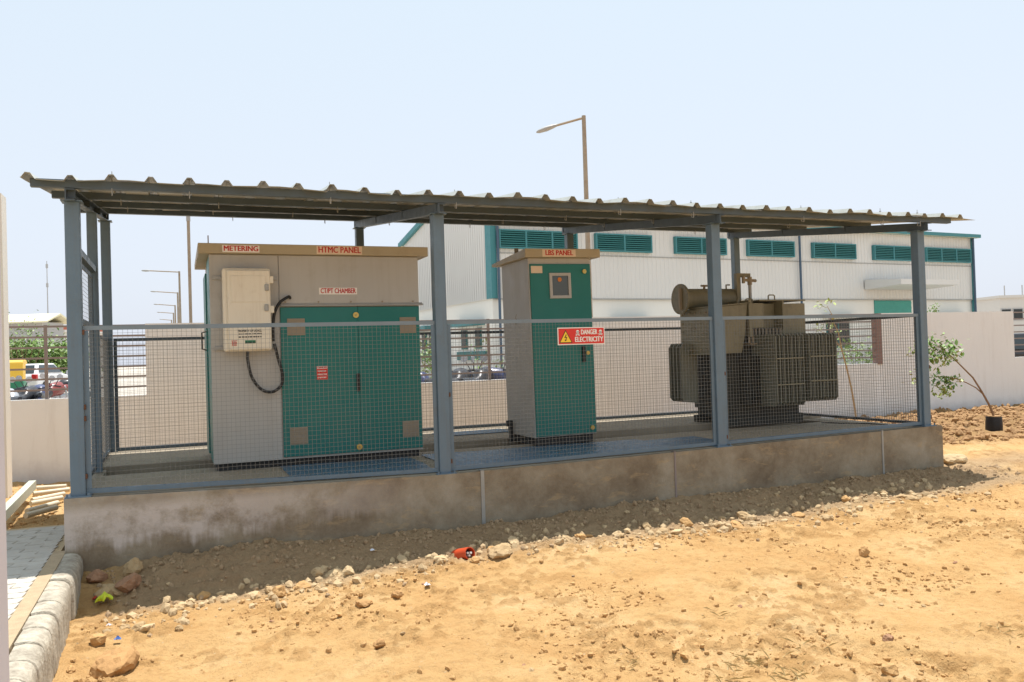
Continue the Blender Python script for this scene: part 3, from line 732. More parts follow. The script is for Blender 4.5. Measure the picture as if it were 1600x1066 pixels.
cable('cable', 'black cable looping below the meter box back up to its lower right side', [(BX1+.025, HY0-.07, 1.06), (BX1+.055, HY0-.06, .93), (BX1+.085, HY0-.06, .80), (BX1+.075, HY0-.06, .705), (BX1+.0, HY0-.06, .65), (BX1-.09, HY0-.06, .675), (BX1-.165, HY0-.07, .78), (BX1-.195, HY0-.075, .92), (BX1-.195, HY0-.08, BZ0+.0)])

# ------------------------------------------------------------------ LBS cabinet
LX0, LX1, LY0, LY1, LB, LZ = 3.873, 4.548, .947, 1.66, .08, 1.84
lc = thing('switch_cabinet', 'narrow tall grey and green electrical cabinet lettered LBS PANEL with small window', 'electrical cabinet', (LX0, LY0, 0))
MB().box(LX0+.03, LX1-.03, LY0+.03, LY1-.03, 0, LB).build('plinth', M['darkgap'], lc)
MB().box(LX0, LX1, LY0, LY1, LB, LZ).build('body', M['beige'], lc, bevel=.004)
ld = MB().box(LX0+.012, LX1-.006, LY0-.018, LY0, LB+.012, LZ-.06).build('door', M['green'], lc, bevel=.004)
lid(LX0-.055, LX1+.085, LY0-.07, LY1+.14, LZ, .085, .03, lc)
hook(LX0-.0+.06, LY0+.42, LZ+.06, lc)
w_ = MB(); wx0, wx1, wz0, wz1 = 4.085, 4.315, 1.44, 1.69; yy = LY0-.018; t_ = .028
w_.box(wx0, wx1, yy-.016, yy, wz0, wz0+t_); w_.box(wx0, wx1, yy-.016, yy, wz1-t_, wz1); w_.box(wx0, wx0+t_, yy-.016, yy, wz0+t_, wz1-t_); w_.box(wx1-t_, wx1, yy-.016, yy, wz0+t_, wz1-t_)
wf = w_.build('window_frame', M['beige'], ld)
MB().box(wx0+t_, wx1-t_, yy-.006, yy-.002, wz0+t_, wz1-t_).build('window_pane', M['glass'], ld)
MB().cyl((4.195, yy-.010, 1.625), (4.195, yy-.006, 1.625), .022, 14).build('indicator', M['corange'], ld)
MB().box(3.895, 4.015, yy-.003, yy, 1.69, 1.76).build('paper_sticker', M['pale'], ld)
for x, z in ((4.47, 1.705), (4.49, .145)):
    MB().cyl((x, yy-.016, z), (x, yy, z), .022, 14).build('lock', M['brass'], ld, smooth=True)
MB().box(4.41, 4.44, yy-.03, yy, .80, .96).build('handle', M['black'], ld, bevel=.006)
MB().cyl((4.475, yy-.012, .89), (4.475, yy, .89), .02, 12).build('key', M['brass'], ld)
s_ = MB().box(4.0, 4.36, LY0-.072-.001, LY0-.0702, LZ+.006, LZ+.076).build('name_sticker', M['pale'], lc)
sign_text('LBS PANEL', .070, 4.18, LY0-.0735, LZ+.041, M['redtxt'], s_, width=.30, bold=.0016)
lc.rotation_euler = (0, -.011, 0)
# scuffed bolt mark on the grey side
k_ = MB()
for (ya, za), (yb2, zb) in (((1.29, 1.31), (1.32, 1.27)), ((1.32, 1.27), (1.29, 1.255)), ((1.29, 1.255), (1.315, 1.20)), ((1.315, 1.20), (1.33, 1.225)), ((1.315, 1.2), (1.30, 1.225))):
    k_.bar((LX0-.001, ya, za), (LX0-.001, yb2, zb), .002, .009)
k_.build('bolt_mark', M['grille'], lc)
MB().box(LX0-.03, LX0-.0, LY1-.15, LY1-.1, .0, .22).box(LX0-.055, LX0-.03, LY1-.15, LY1-.1, .16, .22).build('earthing_bracket', M['darkgap'], lc)

# ------------------------------------------------------------------ danger sign
ds = thing('danger_sign', 'red sign reading DANGER ELECTRICITY with yellow triangle on the front mesh', 'sign', (3.68, -.045, .972))
SX0, SX1, SZ0, SZ1, SY = 3.683, 4.137, .972, 1.122, -.05
MB().box(SX0, SX1, SY+.001, SY+.006, SZ0, SZ1).build('backing', M['white'], ds)
MB().box(SX0+.008, SX1-.008, SY-.0005, SY+.001, SZ0+.008, SZ1-.008).build('red_face', M['red'], ds)
def poly_front(pts, y0, y1): return MB().extr([p for p in pts], 1, y1, y0)
tx, tz = SX0+.075, SZ0+.022
poly_front([(tx-.062, tz-.004), (tx+.062, tz-.004), (tx, tz+.108)], SY-.0012, SY-.0005).build('triangle_edge', M['ink'], ds)
poly_front([(tx-.052, tz+.002), (tx+.052, tz+.002), (tx, tz+.096)], SY-.002, SY-.0012).build('triangle', M['yellow'], ds)
k_ = MB()
for (xa, za), (xb, zb), wd in (((.006, .068), (-.010, .040), .007), ((-.010, .040), (.010, .046), .005), ((.010, .046), (-.003, .016), .006), ((-.003, .012), (-.010, .024), .004), ((-.003, .012), (.006, .022), .004)):
    k_.bar((tx+xa, SY-.0026, tz+za), (tx+xb, SY-.0026, tz+zb), .001, wd)
k_.build('bolt', M['ink'], ds)
sign_text('DANGER', .060, SX0+.300, SY-.0016, SZ0+.106, M['white'], ds, width=.16, bold=.0016)
sign_text('ELECTRICITY', .062, SX0+.298, SY-.0016, SZ0+.043, M['white'], ds, width=.275, bold=.0016)
for sx in (SX0+.190, SX0+.412):
    sz = SZ0+.108; k_ = MB()
    for s_ in (-1, 1): k_.bar((sx-.02, SY-.001, sz-.022-.007*s_), (sx+.02, SY-.001, sz-.022+.007*s_), .0008, .005)
    k_.extr([(sx+.015*math.cos(a), sz+.004+.015*math.sin(a)) for a in np.linspace(0, 2*PI, 13)[:-1]], 1, SY-.0008, SY-.002)
    k_.box(sx-.008, sx+.008, SY-.002, SY-.0008, sz-.018, sz-.004)
    sk = k_.build('skull', M['white'], ds)
    e_ = MB()
    for s_ in (-1, 1): e_.extr([(sx+s_*.006+.0042*math.cos(a), sz+.003+.0042*math.sin(a)) for a in np.linspace(0, 2*PI, 9)[:-1]], 1, SY-.002, SY-.0026)
    e_.box(sx-.001, sx+.001, SY-.0026, SY-.002, sz-.016, sz-.010); e_.build('eye_socket', M['ink'], sk)

# ------------------------------------------------------------------ transformer
tf = thing('transformer', 'large olive oil filled transformer with finned radiators and top cylinder', 'transformer', (6.4, 1.3, 0))
O, OG, OD = M['olive'], M['olive_grey'], M['olive_shaded']
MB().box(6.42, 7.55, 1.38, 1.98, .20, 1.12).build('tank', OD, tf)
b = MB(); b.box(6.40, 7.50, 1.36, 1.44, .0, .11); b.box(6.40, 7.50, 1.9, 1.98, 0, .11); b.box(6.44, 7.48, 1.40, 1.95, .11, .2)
b.build('underframe', OD, tf)
# cable box, upper left, with bolted flange
c_ = MB(); c_.extr([(6.2, .84), (6.60, .84), (6.645, 1.0), (6.70, 1.40), (6.2, 1.36)], 1, 1.28, 1.9)
cb = c_.build('cable_box', O, tf, bevel=.006)
k_ = MB()
for z in np.linspace(.90, 1.30, 5):
    for y in (1.33, 1.85): k_.cyl((6.185, y, z), (6.2, y, z), .008, 6)
for y in np.linspace(1.38, 1.80, 5):
    for z in (.89, 1.31): k_.cyl((6.185, y, z), (6.2, y, z), .008, 6)
for y in (1.45, 1.6, 1.68): k_.cyl((6.185, y, 1.08+.05*(y > 1.5)), (6.2, y, 1.08+.05*(y > 1.5)), .008, 6)
k_.build('bolt', M['grille'], cb)
MB().box(6.17, 6.19, 1.27, 1.91, .83, .845).box(6.185, 6.199, 1.29, 1.31, .845, 1.35).build('flange', O, cb)
MB().extr([(6.19, 1.362), (6.72, 1.402), (6.72, 1.412), (6.19, 1.374)], 1, 1.26, 1.92).build('cable_box_lid', O, cb)
MB().box(6.70, 6.74, 1.26, 1.9, 1.02, 1.44).build('divider', O, tf)
MB().box(6.741, 6.94, 1.30, 1.95, 1.12, 1.405).build('front_compartment', O, tf, bevel=.004)
MB().box(6.941, 7.24, 1.44, 2.2, 1.1, 1.405).build('recessed_compartment', O, tf)
MB().box(7.22, 7.56, 1.33, 2.1, 1.03, 1.40).build('front_compartment', O, tf, bevel=.004)
MB().box(7.20, 7.22, 1.29, 1.9, 1.1, 1.43).build('divider', O, tf)
MB().box(7.562, 7.60, 1.40, 2.1, 1.02, 1.38).build('side_flange', OD, tf)
MB().box(6.93, 7.60, 1.36, 2.15, 1.432, 1.448).build('top_cover', O, tf)
for x in (6.80, 7.12):
    z = 1.405 if x < 6.9 else 1.448
    MB().tube([(x-.045, 1.38, z), (x-.045, 1.38, z+.045), (x-.03, 1.38, z+.055), (x+.03, 1.38, z+.055), (x+.045, 1.38, z+.045), (x+.045, 1.38, z)], .008, 6).build('lifting_handle', O, tf, smooth=True)
MB().cyl((6.66, 1.40, 1.40), (6.66, 1.40, 1.47), .018, 10).build('valve_stub', O, tf)
# ribbed bushings / bolts row below compartments
b = MB()
for k in range(10):
    x = 6.74+k*.05; b.cyl((x, 1.33, 1.04), (x, 1.33, 1.11), .013, 6)
for k in range(12):
    x = 6.70+k*.05; b.cyl((x, 1.27, .95), (x, 1.27, 1.02), .013, 6)
b.box(6.68, 7.3, 1.24, 1.39, .93, .945); b.box(6.70, 7.25, 1.30, 1.39, 1.02, 1.035)
b.build('terminal_row', M['grille'], tf)
# radiators: every fin a plate
def fin_y(x, y0, y1, z0, z1, parent, sx=.011):
    c = .04
    MB().extr([(y0+c, z0), (y1-.01, z0+.0), (y1, z0+.02), (y1, z1), (y0+c, z1), (y0, z1-.03), (y0, z0+c)], 0, x-sx/2, x+sx/2).build('fin', OG, parent)
def radiator(x0, x1, y0, y1, z0, z1, n, lab):
    r_ = MB(); r_.cyl((x0, y1-.03, z1-.05), (x1, y1-.03, z1-.05), .035, 10); r_.cyl((x0, y1-.03, z0+.06), (x1, y1-.03, z0+.06), .035, 10)
    rr = r_.build('radiator', OG, tf)
    for k in range(n): fin_y(x0+(x1-x0)*k/(n-1), y0, y1-.02, z0, z1, rr)
    t2 = MB()
    for z in (z0+(z1-z0)*.30, z0+(z1-z0)*.66): t2.bar((x0, y0-.003, z), (x1, y0-.003, z), .006, .012)
    t2.build('tie_bar', O, rr)
radiator(6.79, 7.17, .93, 1.36, .235, 1.04, 8, '')
radiator(7.26, 7.64, .93, 1.36, .27, 1.04, 9, '')
rr = MB().cyl((6.2, 1.72, .90), (6.2, 2.0, .90), .035, 10).cyl((6.2, 1.72, .34), (6.2, 2.0, .34), .035, 10).box(6.2, 6.44, 1.75, 1.95, .86, .93).build('radiator', OG, tf)
for k in range(4):
    y = 1.70+k*.08
    MB().extr([(6.06, .33), (6.10, .29), (6.28, .27), (6.28, .97), (6.10, .97), (6.06, .92)], 1, y, y+.012).build('fin', OG, rr)
# a second, plain bank below the cable box, its shade put into the colour
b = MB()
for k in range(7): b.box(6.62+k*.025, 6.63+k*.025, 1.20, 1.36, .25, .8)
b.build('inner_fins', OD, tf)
# conservator
cs = MB().cyl((6.13, 1.75, 1.485), (6.86, 1.75, 1.485), .122, 28).build('conservator', O, tf, smooth=True)
MB().cyl((6.105, 1.75, 1.485), (6.13, 1.75, 1.485), .178, 30).build('end_flange', O, cs, smooth=True)
k_ = MB()
for a in np.linspace(0, 2*PI, 17)[:-1]: k_.cyl((6.098, 1.75+.16*math.cos(a), 1.485+.16*math.sin(a)), (6.106, 1.75+.16*math.cos(a), 1.485+.16*math.sin(a)), .007, 6)
k_.build('bolt', M['grille'], cs)
MB().box(6.075, 6.106, 1.70, 1.73, 1.36, 1.61).box(6.09, 6.106, 1.74, 1.755, 1.36, 1.61).build('oil_gauge', M['grille'], cs)
def valve(x, y, z, par):
    m = MB(); m.cyl((x, y, z), (x, y, z+.03), .015, 8); m.cyl((x-.045, y, z+.037), (x+.045, y, z+.037), .012, 8); m.cyl((x, y-.03, z+.037), (x, y+.03, z+.037), .010, 8)
    return m.build('valve', M['grille'], par, smooth=True)
valve(6.45, 1.75, 1.605, cs)
MB().tube([(6.74, 1.72, 1.60), (6.74, 1.72, 1.65), (6.79, 1.72, 1.65)], .010, 6).build('vent_pipe', O, cs)
MB().box(6.82, 6.87, 1.62, 1.67, 1.40, 1.78).box(6.87, 7.02, 1.62, 1.67, 1.735, 1.78).build('pipe_bracket', O, tf)
m_ = MB(); m_.cyl((6.99, 1.60, 1.735), (6.99, 1.60, 1.64), .028, 10); m_.cyl((6.90, 1.60, 1.70), (7.08, 1.60, 1.69), .018, 8); m_.cyl((6.9, 1.6, 1.66), (6.9, 1.6, 1.74), .02, 8)
m_.build('valve', M['grille'], tf, smooth=True)
MB().cyl((6.99, 1.60, 1.64), (6.99, 1.60, 1.42), .02, 8).build('breather', M['galv'], tf, smooth=True)

# ------------------------------------------------------------------ floor plates
def plate(label, x0, x1, y0, y1):
    m = MB(); hz = lambda x, y: max(0, (1-(y+.09)/.44))*zt(x)+.007+.003*math.sin(x*5+y*7)
    ys = [y0, .35, y1]
    for ya, yb in zip(ys[:-1], ys[1:]):
        n = 4
        for k in range(n):
            xa, xb = x0+(x1-x0)*k/n, x0+(x1-x0)*(k+1)/n
            m.hexa([(xa, ya, hz(xa, ya)-.006), (xb, ya, hz(xb, ya)-.006), (xb, yb, hz(xb, yb)-.006), (xa, yb, hz(xa, yb)-.006), (xa, ya, hz(xa, ya)), (xb, ya, hz(xb, ya)), (xb, yb, hz(xb, yb)), (xa, yb, hz(xa, yb))])
    o = m.build('floor_plate', M['plate'])
    return tag(o, label, 'floor plate', 'blue steel floor plates')
plate('blue floor plate before the green doors of the metering cabinet', 1.46, 2.58, .03, .88)
plate('blue floor plate between the second front post and the LBS cabinet', 2.72, 3.84, .06, .93)
plate('blue floor plate in front of the LBS cabinet door', 3.845, 4.95, .05, .90)
plate('blue floor plate nearest the transformer, behind the third front post', 4.955, 5.55, .09, .74)
o = MB().box(-.42, .42, -.2, .2, 0, .006).build('floor_sheet', M['plate']); o.location = (3.75, 2.45, .03); o.rotation_euler = (0, 0, .03)
tag(o, 'small pale blue sheet lying in the sun behind the LBS cabinet', 'sheet')
cable('cable', 'thin dark cable lying on the floor right of the transformer', [(7.45, 1.0, .02), (7.55, .75, .02), (7.7, .55, .022), (7.72, .3, .022)], .007)
# ------------------------------------------------------------------ boundary wall with pipe railings
WY, WZ, WS, WT = 5.9, -.75, .505, 1.478
bw = thing('boundary_wall', 'long off white boundary wall with railing openings behind the shed', 'wall', (5, WY, -.6))
ops = [(-4.0, .27), (2.2, 5.85), (11.3, 13.67), (17.1, 19.5)]
MB().box(-6, 30, WY, WY+.15, WZ, WS).build('lower_wall', M['wall'], bw)
prev = -6
for a, c in ops+[(30, 30)]:
    if a > prev: MB().box(prev, a, WY, WY+.15, WS, WT).build('wall_pier', M['wall'], bw)
    prev = c
MB().box(13.42, 13.669, WY-.0, WY+.15, WS+.001, WT-.001).build('wall_return', M['wall'], bw)
labs = ['railing of grey horizontal pipes in the leftmost wall opening, before the parked rickshaw', 'railing of grey horizontal pipes in the wall opening between the two cabinets', 'railing of grey horizontal pipes in the wall opening right of the transformer', 'railing of grey horizontal pipes in the wall opening at the right edge']
for (a, c), lb in zip(ops, labs):
    rg = thing('railing', lb, 'railing', ((a+c)/2, WY+.07, WS), 'pipe railings in the wall openings')
    for z in np.linspace(WS+.12, WT-.02, 7):
        MB().box(a+.002, c-.002, WY+.055, WY+.085, z-.0125, z+.0125).build('rail', M['railing'], rg)
    n = max(1, int(round((c-a)/1.5))); 
    xs1 = [-2.2, -.935] if a < -3 else ([3.0, 5.28] if a < 3 else ([12.25] if a < 12 else [18.3]))
    for x in xs1:
        MB().box(x-.02, x+.02, WY+.05, WY+.09, WS-.001, WT+.0).build('upright', M['railing'], rg)
    if 10 < a < 14: MB().box(13.30, 13.42, WY-.02, WY+.12, WS-.02, WT-.005).build('end_post', mat('brown_end_post', (.22, .13, .11), .6), rg)

# left columns
fx = at(7, 700, 1, -4.0).x
c_ = thing('column', 'pale lilac column edge along the left border, close to the camera', 'column', (fx-.2, -3.9, -.5))
MB().box(fx-.40, fx, -4.4, -4.0, -.6, 1.42).build('shaft', M['col'], c_)
p0 = at(12, 774, 2, -.5)
c_ = thing('pillar', 'cream white pillar standing by the boundary wall at the left edge', 'pillar', (p0.x-.15, p0.y, -.5))
MB().box(p0.x-.30, p0.x, p0.y, p0.y+.3, -.6, 2.9).build('shaft', M['col2'], c_)

# steel frames lying on the sand at left
st = thing('steel_channel', 'pale steel channel lying aslant on the sand left of the platform', 'steel channel', (-.9, 2.6, -.4))
A_, B_ = at(3, 812, 2, -.36), at(56, 757, 2, -.36)
m_ = MB(); m_.bar(A_, B_, .01, .09); m_.bar(A_+Vector((-.03, 0, .042)), B_+Vector((-.03, 0, .042)), .07, .008); m_.bar(A_+Vector((-.03, 0, -.042)), B_+Vector((-.03, 0, -.042)), .07, .008)
m_.build('web', M['pale_steel'], st)
pr_ = [((58, 763), (104, 760)), ((52, 772), (108, 765)), ((50, 782), (100, 772)), ((48, 787), (97, 778)), ((42, 799), (90, 786)), ((40, 806), (88, 793))]
plabs = ['farthest of the cream pipes lying beside the platform', 'second farthest cream pipe lying beside the platform', 'third cream pipe from the wall beside the platform', 'fourth cream pipe from the wall beside the platform', 'second nearest cream pipe to the paving beside the platform', 'nearest cream pipe to the paving beside the platform']
for (pa, pb), lb in zip(pr_, plabs):
    a = at(*pa, 2, -.42); c = at(*pb, 2, -.42)
    tag(MB().cyl(a, c, .026, 10).build('pipe', M['pale_pipe'], smooth=True), lb, 'pipe', 'cream pipes beside the platform')

# ------------------------------------------------------------------ rocks, clods, rubble
def rock_mesh(seed, m, n=2):
    import bmesh
    bm = bmesh.new(); bmesh.ops.create_icosphere(bm, subdivisions=n, radius=.5)
    R.seed(seed); off = Vector((R.random()*50, R.random()*50, R.random()*50))
    from mathutils import noise as mn
    cuts = [(Vector((R.uniform(-1, 1), R.uniform(-1, 1), R.uniform(-1, 1))).normalized(), R.uniform(.28, .42)) for _ in range(8)]
    for v in bm.verts:
        v.co *= 1+.35*mn.noise(v.co*2.2+off)
        for nn, dd in cuts:
            e = v.co.dot(nn)-dd
            if e > 0: v.co -= nn*e*.85
        if n > 1: v.co *= 1+.16*mn.noise(v.co*7+off)+.09*mn.noise(v.co*17+off)
        v.co.z *= .72
    me = bpy.data.meshes.new('rock'); bm.to_mesh(me); bm.free()
    me.materials.append(m)
    return me
M['rock_b'] = mat('dark_ochre_earth', (.40, .225, .09), .97, 0, .35, 10, bump=1, bsc=30)
RK = {k: [rock_mesh(i*7+j, M[k], 3) for i in range(3)] for j, k in enumerate(('rock', 'rock_o', 'rock_w', 'rock_r', 'rock_b'))}
def rock(px, py, w, kind, label, cat='rock', flat=1, group=None, name='rock', i=0):
    p = hit(px, py); z = p.z
    R.seed(px*3+py)
    return inst(RK[kind][i % 3], name, (p.x, p.y, z+w*.13*flat), None, (R.uniform(-.3, .3), R.uniform(-.3, .3), R.uniform(0, 6)), (w, w*R.uniform(.7, .95), w*flat), label=label, category=cat, **({'group': group} if group else {}))
rock(180, 1052, .28, 'rock_b', 'largest ochre clod of earth beside the kerb at the bottom left', i=1)
rock(782, 868, .22, 'rock', 'biggest pale yellow rock at the shadow edge, just right of the orange pipe', flat=.8)
rock(690, 876, .12, 'rock_w', 'flat whitish stone left of the orange pipe at the shadow edge', flat=.6)
rock(742, 880, .08, 'rock_o', 'small tan stone directly below the orange pipe mouth')
rock(208, 895, 0.135, 'rock', 'upright tan stone on top of the pile at the platform corner', flat=1.6)
rock(153, 908, 0.162, 'rock_r', 'reddish stone of the pile nearest the kerb end')
rock(200, 920, 0.176, 'rock_r', 'brown reddish stone of the pile below the upright tan one', i=1)
rock(178, 925, 0.189, 'rock', 'flat grey brown slab stone leaning in the pile at the platform corner', flat=.5, i=2)
rock(164, 936, 0.149, 'rock', 'dusty stone of the pile just above the yellow packet', i=1)
rock(593, 1010, .07, 'rock_b', 'lone small ochre clod on the open sand near the bottom centre', flat=1.1)
rock(620, 934, .085, 'rock_b', 'ochre clod on the sand below the small pebbles left of centre')
rock(569, 947, .12, 'rock_b', 'wide ochre clod left of centre on the sunlit sand', flat=.7, i=2)
rock(498, 898, .10, 'rock_w', 'reddish white stone at the shadow edge left of centre')
rock(543, 897, .11, 'rock_w', 'whitish lumpy stone at the shadow edge left of centre', i=1)
rock(1488, 722, .30, 'rock_w', 'large whitish boulder at the right end of the platform', flat=.7, i=2)
rock(1320, 783, .09, 'rock_o', 'tan clod on the shadow edge toward the right end of the platform')
rock(1388, 1000, .06, 'rock_r', 'dark grey clinker on the sand at the lower right')
rock(1390, 1052, .09, 'rock_o', 'reddish brown clod at the bottom edge on the right')
rock(1350, 861, .07, 'rock_o', 'upper ochre clod of the cluster on the sand right of centre')
rock(1350, 868, .09, 'rock_o', 'lower wider ochre clod of the cluster on the sand right of centre', i=1)
rock(1466, 818, .09, 'rock_o', 'brownish clod on the sand toward the right side', flat=.6)
rock(280, 985, .06, 'rock', 'round tan pebble above the largest clod near the kerb')
rock(152, 1005, .10, 'rock_o', 'ochre stone on the sand strip beside the kerb, above the largest clod')
rock(110, 1050, .06, 'rock_o', 'small tan stone on the smooth strip beside the kerb')
R.seed(21)
for k in range(78):   # more stones along the shadow edge
    x = R.uniform(.25, 6.9); y = ridge_y(x)+R.gauss(.0, .11)
    w = .03+.12*R.random()**2; kk = R.choice(('rock', 'rock_o', 'rock_w', 'rock')); z = gzs(x, y); where = 'below the METERING panel' if x < 1.5 else ('before the green double doors' if x < 2.6 else ('between the orange duct and the LBS cabinet' if x < 4 else ('before the LBS cabinet' if x < 5.3 else 'before the transformer')))
    inst(RK[kk][k % 3], 'stone', (x, y, z+w*.04), None, (R.uniform(-.5, .5), R.uniform(-.5, .5), R.uniform(0, 6)), (w, w*R.uniform(.7, 1), w*R.uniform(.6, 1)),
         label={'rock': 'grey brown', 'rock_o': 'ochre', 'rock_w': 'pale'}[kk]+' broken stone in the rubble line, '+where, category='stone', group='stones in the rubble line')
R.seed(22)
for k in range(40):
    x = R.uniform(.5, 9.5); y = R.uniform(-3.6, -1.0)
    w = R.uniform(.02, .042); z = gzs(x, y)
    kk = R.choice(('rock', 'rock_o', 'rock_w', 'rock_r')); where = 'left' if x < 3 else ('centre' if x < 5.2 else 'right')
    inst(RK[kk][k % 3], 'stone', (x, y, z+w*.04), None, (R.uniform(-.5, .5), R.uniform(-.5, .5), R.uniform(0, 6)), (w, w*R.uniform(.7, 1), w*R.uniform(.6, 1)),
         label={'rock': 'grey brown', 'rock_o': 'ochre', 'rock_w': 'pale', 'rock_r': 'reddish'}[kk]+' small stone loose on the open sand, '+where+' part', category='stone', group='loose stones on the sand')
# uncountable rubble and clods: one joined object each
def scatter(name, label, cat, pts, m):
    ico = rock_mesh(41, m, 1); vv = np.array([v.co[:] for v in ico.vertices]); ff = np.array([p.vertices[:] for p in ico.polygons]); bpy.data.meshes.remove(ico)
    n = len(pts); rs = np.random.RandomState(5); V = []; F = []
    for i, (x, y, z, w) in enumerate(pts):
        a = rs.rand()*6.28; c, s = math.cos(a), math.sin(a); sc = w*(.7+.5*rs.rand(3))*np.array([1, 1, 1.25])
        t = vv*sc*(1+.5*(rs.rand(len(vv), 1)-.5)); V.append(np.stack([t[:, 0]*c-t[:, 1]*s+x, t[:, 0]*s+t[:, 1]*c+y, t[:, 2]+z+w*.1], 1)); F.append(ff+i*len(vv))
    V = np.concatenate(V); F = np.concatenate(F)
    me = bpy.data.meshes.new(name); me.from_pydata(V.tolist(), [], F.tolist()); me.materials.append(m)
    o = bpy.data.objects.new(name, me); COL.objects.link(o); tag(o, label, cat, kind='stuff')
rs = np.random.RandomState(12)
def cloud(n, fx_, fy_, wlo, whi, p=2.5):
    x = fx_(n); y = fy_(n, x); w = wlo+(whi-wlo)*rs.rand(n)**p; z = gz(x, y); return list(zip(x, y, z, w))
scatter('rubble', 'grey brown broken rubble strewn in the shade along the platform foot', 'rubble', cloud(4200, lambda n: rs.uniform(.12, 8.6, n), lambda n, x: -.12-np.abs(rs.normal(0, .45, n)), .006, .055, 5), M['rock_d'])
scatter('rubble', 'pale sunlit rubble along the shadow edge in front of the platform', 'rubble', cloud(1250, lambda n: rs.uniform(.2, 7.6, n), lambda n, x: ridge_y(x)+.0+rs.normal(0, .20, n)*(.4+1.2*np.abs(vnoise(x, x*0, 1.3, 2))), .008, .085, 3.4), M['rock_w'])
def patchy(n, x0, x1, y0, y1, thr):
    x = rs.uniform(x0, x1, n*6); y = rs.uniform(y0, y1, n*6); k = (vnoise(x, y, 1.7, 6) > thr)|(rs.rand(n*6) < .08); return x[k][:n], y[k][:n]
x_, y_ = patchy(19000, .1, 10.5, -4.4, -.9, .2)
scatter('clods', 'ochre crumbs of earth scattered over the sunlit sand', 'earth clods', list(zip(x_, y_, gz(x_, y_), (.004+.042*rs.rand(len(x_))**7))), M['rock_o'])
x_ = rs.uniform(8.2, 16.5, 9000); y_ = rs.uniform(1.4, 5.85, 9000); k = masks(x_, y_)[0] > .35; x_, y_ = x_[k], y_[k]; hb_ = hit(1553, 673); dd_ = np.hypot(x_-hb_.x, y_-hb_.y); td_ = ((x_-CX)*(hb_.x-CX)+(y_-CY)*(hb_.y-CY))/math.hypot(hb_.x-CX, hb_.y-CY)**2; pd_ = np.hypot(x_-CX-(hb_.x-CX)*td_, y_-CY-(hb_.y-CY)*td_); k = ~((dd_ < .5) & (pd_ < .3)) & ~((pd_ < .16) & (dd_ < 1.2) & (td_ < 1)); x_, y_ = x_[k], y_[k]
scatter('earth_mound', 'mound of dug brown earth clods right of the platform by the wall', 'earth mound', list(zip(x_, y_, gz(x_, y_), .02+.12*rs.rand(len(x_))**2.2)), M['soilclod'])
x_ = rs.uniform(-1.3, -.1, 900); y_ = rs.uniform(1.3, 5.7, 900)
scatter('rubble', 'loose orange gravel around the pipes left of the platform', 'rubble', list(zip(x_, y_, gz(x_, y_), .01+.05*rs.rand(900)**3)), M['rock_o'])

# orange duct with cables
p = at(734, 852, 2, -.44); zz = gzs(p.x, p.y)+.035
dt = thing('cable_duct', 'short orange duct pipe sticking out of the ground with cables inside', 'duct', (p.x, p.y, zz))
d_ = Vector((-.20, .6, -.16)).normalized(); a = Vector((p.x, p.y, zz)); e = a+d_*.2
m_ = MB(); n = 20
for r0, r1_ in ((.045, .045),): m_.cyl(a, e, r0, n, cap=False)
m_.cyl(e, a, .039, n, cap=False)
tt = Vector((0, 0, 1)); ee = d_.cross(tt).normalized(); gg = d_.cross(ee)
ring = [a+(ee*math.cos(2*PI*i/n)+gg*math.sin(2*PI*i/n))*r for r in (.045, .039) for i in range(n)]
m_.add(ring, [(i, (i+1) % n, n+(i+1) % n, n+i) for i in range(n)])
m_.build('pipe', M['pipe_or'], dt, smooth=True)
MB().cyl(a+d_*.06, a+d_*.07, .0385, 16).build('bore', M['black'], dt)
for o_ in (Vector((-.012, 0, .005)), Vector((.012, 0, .004)), Vector((0, 0, -.014))): MB().cyl(a+d_*.05+o_, a+d_*.005+o_, .008, 8).build('cable_core', M['white'], dt)
# litter
def crumple(px, py, w, mm, label, seed):
    p = hit(px, py); z = p.z; R.seed(seed); m = MB(); n = 6
    for i in range(n+1):
        for j in range(n+1):
            m.v.append((p.x+(i/n-.5)*w, p.y+(j/n-.5)*w*.8, z+.02+R.uniform(0, .6)*w*(1-abs(i/n-.5)*1.6)))
    for i in range(n):
        for j in range(n): m.f.append((i*(n+1)+j, (i+1)*(n+1)+j, (i+1)*(n+1)+j+1, i*(n+1)+j+1))
    me = m
    o = me.build('packet' if w > .06 else 'scrap', mm); s = o.modifiers.new('s', 'SOLIDIFY'); s.thickness = .001
    tag(o, label, 'litter'); return o
crumple(163, 944, .10, M['litter_y'], 'crumpled yellow green packet among the stones near the kerb', 3)
crumple(151, 941, .05, M['litter_r'], 'red scrap tucked beside the yellow packet', 4)
crumple(184, 1006, .035, M['litter_b'], 'blue white scrap above the largest clod', 5)
crumple(170, 983, .025, M['litter_w'], 'white scrap near the kerb above the blue one', 6)
crumple(668, 920, .035, M['litter_w'], 'pale scrap lying in the pebbles at centre left', 7)
crumple(582, 865, .03, M['litter_w'], 'tiny white scrap in the shade before the platform', 8)

